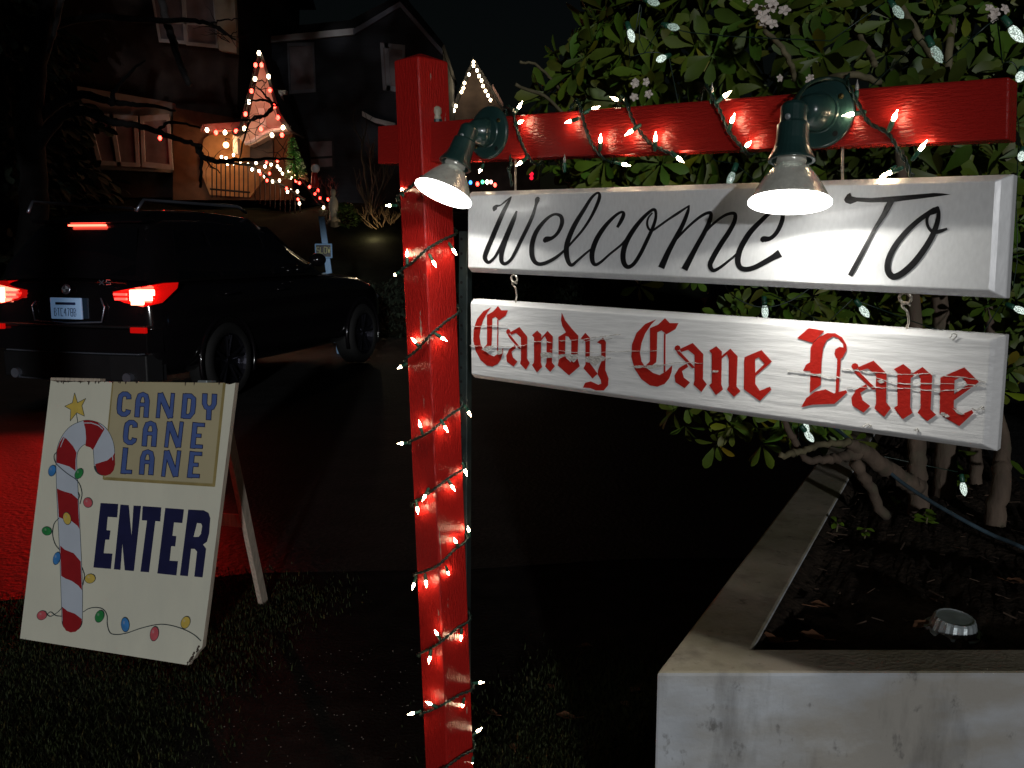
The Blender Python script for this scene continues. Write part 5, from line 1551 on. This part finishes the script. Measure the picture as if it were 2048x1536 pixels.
facade("corner_board", [(424, -30), (468, -30), (473, 106), (438, 100)], Y1 + .15, mat("cream_siding", (.50, .47, .38), rough=.7, var=.2, vscale=3), h1, .2)
facade("archway", [(402, 300), (408, 278), (424, 266), (450, 262), (492, 262), (545, 275), (548, 330), (500, 395), (420, 390), (402, 345)], Y1 + .2, mat("lit_arch_plaster", (.50, .27, .12), rough=.9, var=.4, vscale=2.5), h1, .12)  # porch lamp's brightness put into this lighter orange plaster
# entrance gable
gb_ = facade("entrance_gable", [(518, 103), (505, 150), (494, 210), (484, 268), (470, 272), (498, 292), (520, 282), (548, 265), (580, 262), (570, 245), (556, 222), (540, 165), (528, 130)], Y1 - .25, M['stucco'], h1, .5)
facade("gable_roof", [(518, 97), (482, 262), (466, 270), (462, 262), (478, 252)], Y1 - .6, M['slate'], gb_, 1.4)
facade("gable_roof_right", [(518, 97), (526, 112), (560, 225), (578, 252), (584, 262), (576, 262), (556, 236)], Y1 - .6, M['slate'], gb_, 1.4).name = "gable_roof"
g = G(); g.tube([Vector(p) for p in smooth_path([tuple(at(x, y, Y1 - .4)) for x, y in ((490, 287), (505, 282), (520, 272), (538, 262), (560, 257), (582, 255))], 5)], .045, 6); build("gable_trim", g, M['trim'], gb_)
g = G(); p0 = at(523, 235, Y1 - .3); g.slab(p0 + Vector((-.07, 0, .2)), p0 + Vector((.07, 0, .2)), p0 + Vector((.09, 0, -.2)), p0 + Vector((-.05, 0, -.2)), Vector((0, -.05, 0))); fixn(build("gable_vent", g, M['trim'], gb_))
facade("porch_column", [(466, 268), (474, 268), (476, 308), (466, 308)], Y1 - .2, M['trim'], h1, .2)
facade("porch_roof", [(405, 248), (488, 244), (490, 258), (400, 262)], Y1 - .5, mat("red_brown_fascia", (.25, .06, .05), rough=.7, var=.2), h1, 1.0)
facade("door", [(500, 285), (546, 280), (546, 330), (500, 330)], Y1 + .15, mat("dark_door", (.05, .03, .02), rough=.6, var=.3, vscale=4), h1, .1)
# garden lantern that lights the porch
pl_ = thing("porch_lamp", "warm porch lamp glowing under the cottage's entrance gable", "lamp", at(520, 278, Y1 - .2))
g = G(); c = at(452, 290, Y1 - .15); g.ball(c, .07, 8); build("globe", g, glow("porch_lamp_glow", (1, .55, .22), 6), pl_, smooth=True)
g = G(); g.tube([c, c + Vector((0, 0, .14)), c + Vector((0, .3, .16))], .015, 6); build("bracket", g, M['iron'], pl_)
ld = bpy.data.lights.new("porch_light", 'POINT'); ld.energy = 11; ld.color = (1, .55, .25); ld.shadow_soft_size = .08
lo = bpy.data.objects.new("porch_light", ld); COL.objects.link(lo); lo.parent = pl_; lo.location = c + Vector((.05, -.25, .0)) - pl_.location
# camera-like fixture on the house next door
Y2 = 25.0
h2 = thing("gabled_house", "dark blue sided house with a pale gable edge and tall dim windows", "house", at(690, 400, Y2 + 2))
facade("wall", [(478, 96), (712, 66), (800, 8), (886, 106), (888, 410), (478, 410)], Y2, M['siding'], h2, 6.0)
def trimline(nm, pts, w, Y, parent, m=None, dep=.25):
    g = G()
    p = [at(x, y, Y) for x, y in pts]
    for a, b in zip(p, p[1:]):
        g.slab(a, b, b + Vector((0, 0, -w)), a + Vector((0, 0, -w)), Vector((0, -dep, 0)))
    return fixn(build(nm, g, m or M['trim'], parent))
trimline("gutter", [(478, 78), (708, 56)], .16, Y2 - .1, h2)
trimline("bargeboard", [(706, 58), (724, 48), (800, 2), (884, 98)], .14, Y2 - .1, h2, mat("grey_bargeboard", (.25, .26, .32), rough=.7, var=.15))
facade("roof", [(478, 78), (708, 56), (800, 0), (884, 96), (888, 88), (805, -14), (700, 40), (478, 62)], Y2 + .2, M['slate'], h2, 6.0)
window(h2, [(574, 86), (628, 84), (632, 184), (578, 188)], Y2 - .05, (), .07, fm=mat("grey_window_frame", (.22, .22, .25), rough=.6, var=.1))
window(h2, [(760, 85), (810, 90), (810, 186), (766, 180)], Y2 - .05, ((.25, False),), .10, fm=mat("pale_window_frame", (.36, .36, .40), rough=.6, var=.1))
window(h2, [(612, 278), (668, 276), (670, 338), (618, 342)], Y2 - .05, ((.6, True),), .07, fm=M['iron'])
trimline("broken_gutter", [(724, 222), (750, 236), (790, 246)], .12, Y2 - .3, h2, dep=.12)
fx = thing("security_camera", "white box fixture on a bracket beside the lit gable", "fixture", at(562, 186, Y1 - .1))
g = G(); a, b = at(547, 180, Y1 - .1), at(572, 180, Y1 - .1); g.slab(a, b, b + Vector((-.01, 0, -.09)), a + Vector((.0, 0, -.09)), Vector((0, -.16, 0))); fixn(build("housing", g, M['trim'], fx, bevel=.01))
g = G(); c = at(563, 190, Y1 - .1); g.tube([c + Vector((0, 0, .04)), c, c + Vector((-.05, .3, -.06))], .03, 8); build("bracket", g, M['trim'], fx)
Y3 = 30.0
h3 = thing("distant_house", "distant dark house with its pointed gable outlined in white lights", "house", at(945, 400, Y3 + 2))
facade("wall", [(893, 250), (946, 122), (1006, 215), (1080, 230), (1080, 420), (893, 420)], Y3, M['brick1'], h3, 5.0)
facade("roof", [(888, 252), (946, 114), (1012, 218), (1006, 222), (946, 126), (896, 252)], Y3 - .3, M['slate'], h3, 5.0)
trimline("bargeboard", [(985, 168), (1006, 205)], .12, Y3 - .4, h3, mat("pinkish_board", (.25, .15, .15), rough=.8, var=.2))

def bulbs(root, pts, Y, r_, cols, wob=.0):
    protos = {}
    for (x, y, c) in pts:
        p = at(x, y, Y + random.uniform(-wob, wob))
        if c not in protos:
            g = G(); g.ball((0, 0, 0), r_, 8, 1.25)
            protos[c] = o_ = build("bulb", g, M[cols[c]], root, smooth=True, local=True)
        else:
            o_ = protos[c].copy(); COL.objects.link(o_); o_.parent = root
        o_.location = p - root.location
COLS = {'w': 'warmwhite', 'r': 'redbulb', 'b': 'bluebulb', 'g': 'greenbulb', 'p': 'pinkbulb'}
gl = thing("gable_light_string", "red and white bulbs outlining the cottage's steep gable", "light string", at(520, 200, Y1 - .7))
gp = [(518, 106, 'w'), (510, 158, 'w'), (537, 153, 'w'), (498, 204, 'w'), (489, 257, 'w'), (566, 255, 'w'), (544, 270, 'w'), (450, 265, 'w'), (414, 260, 'w'), (511, 130, 'r'), (523, 130, 'r'), (503, 182, 'r'), (540, 180, 'r'), (491, 228, 'r'), (556, 235, 'r'), (432, 265, 'r'), (472, 262, 'r'), (522, 258, 'r'), (564, 270, 'r'), (320, 276, 'r'), (549, 212, 'r')]
bulbs(gl, gp, Y1 - .66, .040, COLS)
g = G()
for ch in ([(518, 104), (506, 156), (489, 232), (485, 262)], [(518, 104), (540, 170), (558, 238), (570, 258)], [(405, 258), (450, 267), (488, 260)]):
    g.tube([at(x, y, Y1 - .62) for x, y in ch], .008, 4)
build("wire", g, M['wire'], gl)
rl = thing("railing_light_string", "white and red lights trailing down the cottage's stair railing", "light string", at(540, 380, Y1 - 1.5))
rp = [(443, 314, 'w'), (452, 316, 'w'), (467, 310, 'w'), (467, 327, 'w'), (481, 323, 'w'), (496, 329, 'w'), (455, 328, 'w'), (530, 333, 'w'), (542, 329, 'w'), (555, 333, 'w'), (560, 339, 'w'), (504, 339, 'w'), (529, 353, 'w'), (545, 363, 'w'), (559, 361, 'w'), (565, 347, 'w'), (578, 342, 'w'), (582, 355, 'w'), (592, 351, 'w'), (601, 351, 'w'), (581, 381, 'w'), (595, 383, 'w'), (575, 384, 'w'), (599, 407, 'w'), (647, 415, 'w'), (512, 326, 'w'), (518, 342, 'w'),
      (521, 347, 'r'), (539, 347, 'r'), (534, 361, 'r'), (573, 377, 'r'), (599, 366, 'r'), (592, 362, 'r'), (596, 399, 'r'), (636, 381, 'r'), (619, 374, 'r'), (656, 399, 'r'), (671, 463, 'r'), (555, 322, 'r'), (533, 325, 'r'), (640, 396, 'r'), (630, 388, 'r')]
bulbs(rl, rp, Y1 - 1.5, .026, COLS, .35)
g = G()
for a0, a1 in (((440, 316), (500, 330)), ((500, 326), (600, 352)), ((520, 345), (600, 405)), ((600, 352), (672, 463))):
    g.tube([at(a0[0] + (a1[0] - a0[0]) * t, a0[1] + (a1[1] - a0[1]) * t + 3 * math.sin(t * 20), Y1 - 1.5) for t in np.linspace(0, 1, 14)], .007, 4)
build("wire", g, M['wire'], rl)
# iron railing, steps
rail = thing("stair_railing", "black iron railing in front of the cottage's orange porch", "railing", at(520, 400, Y1 - 1.4))
g = G()
g.tube([at(420, 322, Y1 - 1.45), at(500, 330, Y1 - 1.45)], .03, 6); g.tube([at(500, 330, Y1 - 1.45), at(610, 400, Y1 - 1.45)], .03, 6); g.tube([at(420, 378, Y1 - 1.45), at(500, 385, Y1 - 1.45)], .02, 6)
build("handrail", g, M['iron'], rail)
g = G()
for x in range(424, 505, 9): g.tube([at(x, 322 + (x - 420) * .1, Y1 - 1.45), at(x, 395, Y1 - 1.45)], .013, 5)
for x in range(510, 610, 10): g.tube([at(x, 330 + (x - 500) * .64, Y1 - 1.45), at(x, 400 + (x - 500) * .35, Y1 - 1.45)], .013, 5)
build("baluster", g, M['iron'], rail)
g3 = thing("distant_gable_lights", "string of white lights forming a pointed outline on the distant gable", "light string", at(946, 180, Y3 - .6))
bulbs(g3, [(947, 131, 'w'), (954, 141, 'w'), (958, 152, 'w'), (963, 161, 'w'), (966, 172, 'w'), (971, 182, 'w'), (976, 191, 'w'), (981, 200, 'w'), (938, 149, 'w'), (929, 166, 'w'), (927, 176, 'w'), (923, 184, 'w'), (912, 212, 'w'), (908, 221, 'w'), (903, 230, 'w'), (947, 124, 'w')], Y3 - .6, .042, COLS)
g = G(); g.tube([at(903, 232, Y3 - .58), at(947, 124, Y3 - .58), at(983, 204, Y3 - .58)], .008, 4); build("wire", g, M['wire'], g3)
cl = thing("coloured_light_string", "short row of blue, red, green and white lights far beyond the post", "light string", at(965, 366, 26))
bulbs(cl, [(941, 365, 'b'), (955, 368, 'r'), (965, 364, 'g'), (974, 364, 'w'), (982, 364, 'p'), (990, 370, 'r')], 26, .045, COLS)
g = G(); g.tube([at(935, 364, 26.05), at(965, 362, 26.05), at(995, 370, 26.05)], .008, 4); build("wire", g, M['wire'], cl)
rd = thing("red_ornament", "lone red light glowing far off between the beam and the white board", "light", at(1063, 352, 24))
g = G(); c = at(1063, 352, 24); g.ball(c + Vector((0, 0, .05)), .055, 8); g.ball(c - Vector((0, 0, .05)), .05, 8); build("globe", g, glow("deep_red_globe", (1, .01, .04), 1.2), rd, smooth=True)
g = G(); g.tube([c + Vector((0, 0, .1)), c + Vector((0, 0, .4))], .006, 4); build("wire", g, M['wire'], rd)

# garden figures and plants across the street
yg = Y1 - 2.0
tr_ = thing("small_lit_tree", "narrow green artificial tree beside the light-strewn railing", "tree", at(590, 352, yg))
lv4 = Leaves()
for i in range(900):
    t = rng.random() ** .7; a = rng.uniform(0, 6.28); c0 = np.array(at(583 + 10 * t, 272 + 80 * t, yg)); r_ = .02 + .22 * t
    d = np.array([math.cos(a), math.sin(a), -.3])
    lv4.leaf(c0 + d * r_ * rng.uniform(.3, 1), d, np.array([0, 0, 1.]), .07, .03, .2, (2.2, 4.5, 4.5, 1))
lv4.make("crown", M['bush'], tr_)
g = G(); g.tube([at(594, 362, yg), at(583, 275, yg)], [.03, .01], 6); build("trunk", g, M['bark'], tr_)
bs = thing("round_bush", "small round bright green bush left of the bare tree", "bush", at(692, 470, yg))
lv5 = Leaves(); c0 = np.array(at(690, 445, yg))
for i in range(1500):
    d = rng.normal(0, 1, 3); d /= np.linalg.norm(d); lv5.leaf(c0 + d * np.array([.32, .3, .36]) * rng.uniform(.6, 1) ** .5, d + rng.normal(0, .4, 3), np.array([0, 0, 1.]), .08, .045, .2, (*[rng.uniform(.6, 1.6)] * 3, 1))
lv5.make("crown", M['bush'], bs)
g = G(); g.tube([at(692, 475, yg), at(690, 440, yg)], .02, 5); build("stem", g, M['bark'], bs)
def twiggy(root, base, h, spread, n_, r0, m, nm="branch"):
    g = G()
    def grow(p, d, L_, r_, lvl):
        pts = [p]
        for i in range(4):
            d = (d + Vector((random.uniform(-.3, .3), random.uniform(-.3, .3), random.uniform(-.05, .2)))).normalized(); pts.append(pts[-1] + d * L_ / 4)
        g.tube(pts, [r_ * (1 - .13 * i) for i in range(5)], 5, cap=False)
        if lvl > 0:
            for _ in range(3):
                q = pts[random.randint(1, 4)]
                grow(q, (d + Vector((random.uniform(-1, 1), random.uniform(-1, 1), random.uniform(-.2, .6))) * spread).normalized(), L_ * .62, r_ * .55, lvl - 1)
    for _ in range(n_):
        grow(Vector(base), Vector((random.uniform(-spread, spread), random.uniform(-spread, spread), 1)).normalized(), h * .5, r0, 3)
    return build(nm, g, m, root)
b_ = at(655, 420, yg); t_ = thing("bare_shrub", "leafless shrub with twigs lit red above the statue", "shrub", b_, "bare shrubs in the front gardens"); twiggy(t_, b_, .9, .8, 4, .012, mat("red_lit_twigs", (.22, .05, .045), rough=.7, var=.3))  # red light on the twigs is put into their colour
b_ = at(775, 480, yg); t_ = thing("bare_shrub", "leafless golden shrub lit warmly left of the red post", "shrub", b_, "bare shrubs in the front gardens"); twiggy(t_, b_, 1.0, .9, 5, .014, mat("golden_twigs", (.36, .26, .14), rough=.7, var=.3))
gl2 = thing("garden_spotlight", "small warm spotlight at the foot of the golden bare shrub", "spotlight", at(772, 492, yg - .6))
g = G(); c = at(772, 486, yg - .6); g.lathe([(.03, 0), (.05, .1)], c, (0, .4, 1), 12); build("housing", g, M['iron'], gl2)
g = G(); g.lathe([(.045, .101), (.0001, .104)], c, (0, .4, 1), 12, closed=False); build("lamp_face", g, glow("spot_face", (1, .75, .45), 6), gl2)
ld = bpy.data.lights.new("garden_light", 'POINT'); ld.energy = 6; ld.color = (1, .75, .45); ld.shadow_soft_size = .04
lo = bpy.data.objects.new("garden_light", ld); COL.objects.link(lo); lo.parent = gl2; lo.location = c + Vector((-.2, -.15, .2)) - gl2.location
b_ = at(740, 470, yg + .5); t_ = thing("bare_tree", "thin grey leafless tree between the round bush and the red post", "tree", b_); twiggy(t_, b_, 2.6, .45, 2, .05, mat("grey_bark", (.07, .065, .06), rough=.9, var=.3), "limb")
# statue and ornament
stt = thing("garden_statue", "pale stone statue standing among the lit shrubs", "statue", at(668, 445, yg - .2))
c = stt.location.copy()
g = G(); g.lathe([(.13, 0), (.13, .05), (.10, .07), (.085, .20), (.10, .30), (.095, .42), (.06, .50), (.035, .53), (.05, .57), (.055, .62), (.035, .67), (.0001, .68)], c, (0, 0, 1), 16); build("figure", g, mat("pale_stone", (.55, .50, .40), rough=.8, var=.2, vscale=12), stt, smooth=True)
g = G(); g.lathe([(.16, -.35), (.16, 0)], c, (0, 0, 1), 12); build("plinth", g, mat("grey_stone", (.2, .19, .17), rough=.9, var=.2), stt)
orn = thing("candy_ornament", "small red and white ornament figure beyond the railing lights", "ornament", at(630, 375, yg))
c = orn.location.copy()
g = G(); g.tube([c + Vector((0, 0, z)) for z in (0, .1, .2, .3)], [.07, .08, .07, .06], 10); build("body", g, M['redletter'], orn, smooth=True)
g = G(); g.ball(c + Vector((.02, 0, .38)), .09, 10); build("head", g, M['trim'], orn, smooth=True)
# dim hedge across the street
hd = thing("dark_hedge", "low dark hedge at the foot of the far bank right of the car", "hedge", at(740, 560, 15.4))
lv6 = Leaves()
for i in range(4200):
    x = rng.uniform(-3.6, 1.2); z = rng.uniform(.05, .9); y = 15.4 + rng.uniform(-.35, .35) * (1.1 - z)
    lv6.leaf(np.array([x, y, z]), rng.normal(0, 1, 3), np.array([0, 0, 1.]), .10, .05, .2, (*[rng.uniform(.4, 1.3)] * 3, 1))
lv6.make("foliage", M['needle'], hd)

# big bare tree in front of the cottage, dark evergreen at the left
bt_ = thing("bare_tree", "dark leafless tree whose crooked limbs cross the cottage windows and gable", "tree", (at(90, 420, 16.5).x, 16.5, .3))
YT = 16.5
limbs = [([(60, 520), (70, 380), (60, 240), (80, 100), (110, -60)], [.26, .24, .22, .16, .12]),
         ([(64, 250), (110, 210), (165, 190), (215, 202), (260, 208), (300, 212), (350, 222)], [.12, .09, .075, .06, .045, .035, .02]),
         ([(66, 300), (120, 235), (170, 222), (220, 243), (270, 250), (310, 262), (370, 282), (398, 290)], [.13, .10, .08, .06, .055, .05, .04, .035]),
         ([(310, 262), (345, 245), (400, 255)], [.03, .025, .015]),
         ([(398, 290), (396, 300), (408, 315), (435, 322), (480, 320), (540, 318), (592, 318)], [.04, .045, .05, .045, .035, .025, .015]),
         ([(400, 290), (402, 330), (400, 375)], [.035, .03, .025]),
         ([(480, 318), (500, 240), (530, 232), (545, 212), (530, 190), (512, 172)], [.012, .02, .026, .024, .018, .010]),
         ([(470, 238), (495, 240), (525, 234), (544, 214), (556, 210)], [.016, .018, .02, .018, .010]),
         ([(70, 60), (180, 35), (300, 40), (380, 42), (430, 52), (470, 80)], [.08, .06, .05, .04, .03, .015]),
         ([(225, 210), (228, 185), (255, 150), (290, 120)], [.05, .04, .03, .015]),
         ([(420, 50), (445, 40), (480, 38)], [.02, .015, .008]), ([(430, 55), (455, 70), (475, 62)], [.018, .012, .006]), ([(505, 170), (520, 160), (532, 165)], [.012, .01, .006]), ([(490, 205), (520, 200), (550, 208), (560, 212)], [.012, .02, .018, .01]), ([(398, 300), (420, 330), (440, 345)], [.02, .015, .01])]
for i, (pts, rad) in enumerate(limbs):
    limb("trunk" if i == 0 else "limb", [(x, y, YT + (.15 * math.sin(i * 1.7) if i else 0)) for x, y in pts], rad, M['darkbark'], bt_, n=7, wob=.03)
# finer twigs
for (x, y) in ((520, 180), (540, 205), (500, 240), (480, 255), (455, 70), (460, 85), (440, 60), (500, 262), (520, 250), (555, 305), (570, 300), (420, 325)):
    for _ in range(4):
        g = G()
        p = at(x, y, YT); d = Vector((random.uniform(-1, 1), random.uniform(-.3, .3), random.uniform(-.7, .7))).normalized()
        pts = [p]
        for q_ in range(5):
            d = (d + Vector((random.uniform(-.5, .5), 0, random.uniform(-.5, .5)))).normalized(); pts.append(pts[-1] + d * .09)
        g.tube(pts, [.008, .007, .006, .005, .004, .003], 4, cap=False)
        build("twig", g, M['darkbark'], bt_)
pale = mat("lit_grey_bark", (.11, .10, .10), rough=.9, var=.3, vscale=10)  # light on these two limbs is put into a paler bark colour
limb("limb", [(318, -20, YT + .5), (335, 50, YT + .5), (350, 95, YT + .5), (365, 140, YT + .5), (380, 170, YT + .5)], [.07, .07, .065, .06, .05], pale, bt_, n=7, wob=.03)
limb("limb", [(124, -10, YT - .4), (112, 50, YT - .4), (95, 105, YT - .4)], [.05, .045, .04], pale, bt_, n=7, wob=.02)
def evergreen(label, base, h, rad, n_, m, zlow=.0, group=None, leafsize=.35, depth=None):
    t = thing("evergreen_tree", label, "tree", base, group)
    g = G(); g.tube([Vector(base) + Vector((0, 0, -.1)), Vector(base) + Vector((0, 0, h * .6))], [.22, .12], 8); build("trunk", g, M['darkbark'], t, smooth=True)
    L2 = Leaves()
    for _ in range(n_):
        zf = rng.random(); r_ = rad * (1 - .75 * zf) * (.85 + .2 * math.sin(zf * 40)); a = rng.uniform(0, 6.28); q = math.sqrt(rng.uniform(.05, 1))
        d = np.array([math.cos(a), math.sin(a), -.25]) + rng.normal(0, .25, 3)
        L2.leaf(np.array([base[0] + r_ * q * math.cos(a), base[1] + r_ * q * math.sin(a) * (depth or 1), base[2] + zlow + (h - zlow) * zf]), d, rng.normal(0, .5, 3) + np.array([0, 0, 1.]), leafsize, leafsize * .45, .4, (*[rng.uniform(.5, 1.2)] * 3, 1))
    L2.make("crown", m, t, smooth=False)
    return t
evergreen("tall dark evergreen at the far left beside the brick house", (at(20, 400, 18.5).x, 18.5, .9), 8.5, 2.3, 4200, M['needle'], .2)

# ================================================================== UNSEEN TREES ADDED BEHIND THE PHOTOGRAPHER (their crowns keep the low light off the far houses)
def crown_tree(label, x, y, w, zlo, h, n_):
    t = thing("light_blocking_tree", label, "tree", (x, y, 0), "light-blocking trees added behind the viewer")
    g = G(); g.tube([(x, y, -.1), (x + .1, y, zlo), (x, y + .1, zlo + 3)], [.28, .22, .12], 10); build("trunk", g, M['darkbark'], t, smooth=True)
    L2 = Leaves()
    for _ in range(n_):
        zf = rng.random(); ww = w * (1 - .25 * zf)
        L2.leaf(np.array([x + rng.uniform(-ww, ww), y + rng.uniform(-.8, .8), zlo + h * zf]), rng.normal(0, 1, 3), np.array([0, -1., .2]) + rng.normal(0, .4, 3), .42, .30, .2, (1, 1, 1, 1))
    L2.make("crown", M['needle'], t, smooth=False)
for i, x in enumerate((-13.2, -4.4, 4.4, 13.2)):
    crown_tree("broad unseen tree added behind the viewer to shade the far houses", x + 1.2, -3.6, 4.9, 3.45, 13, 5600)
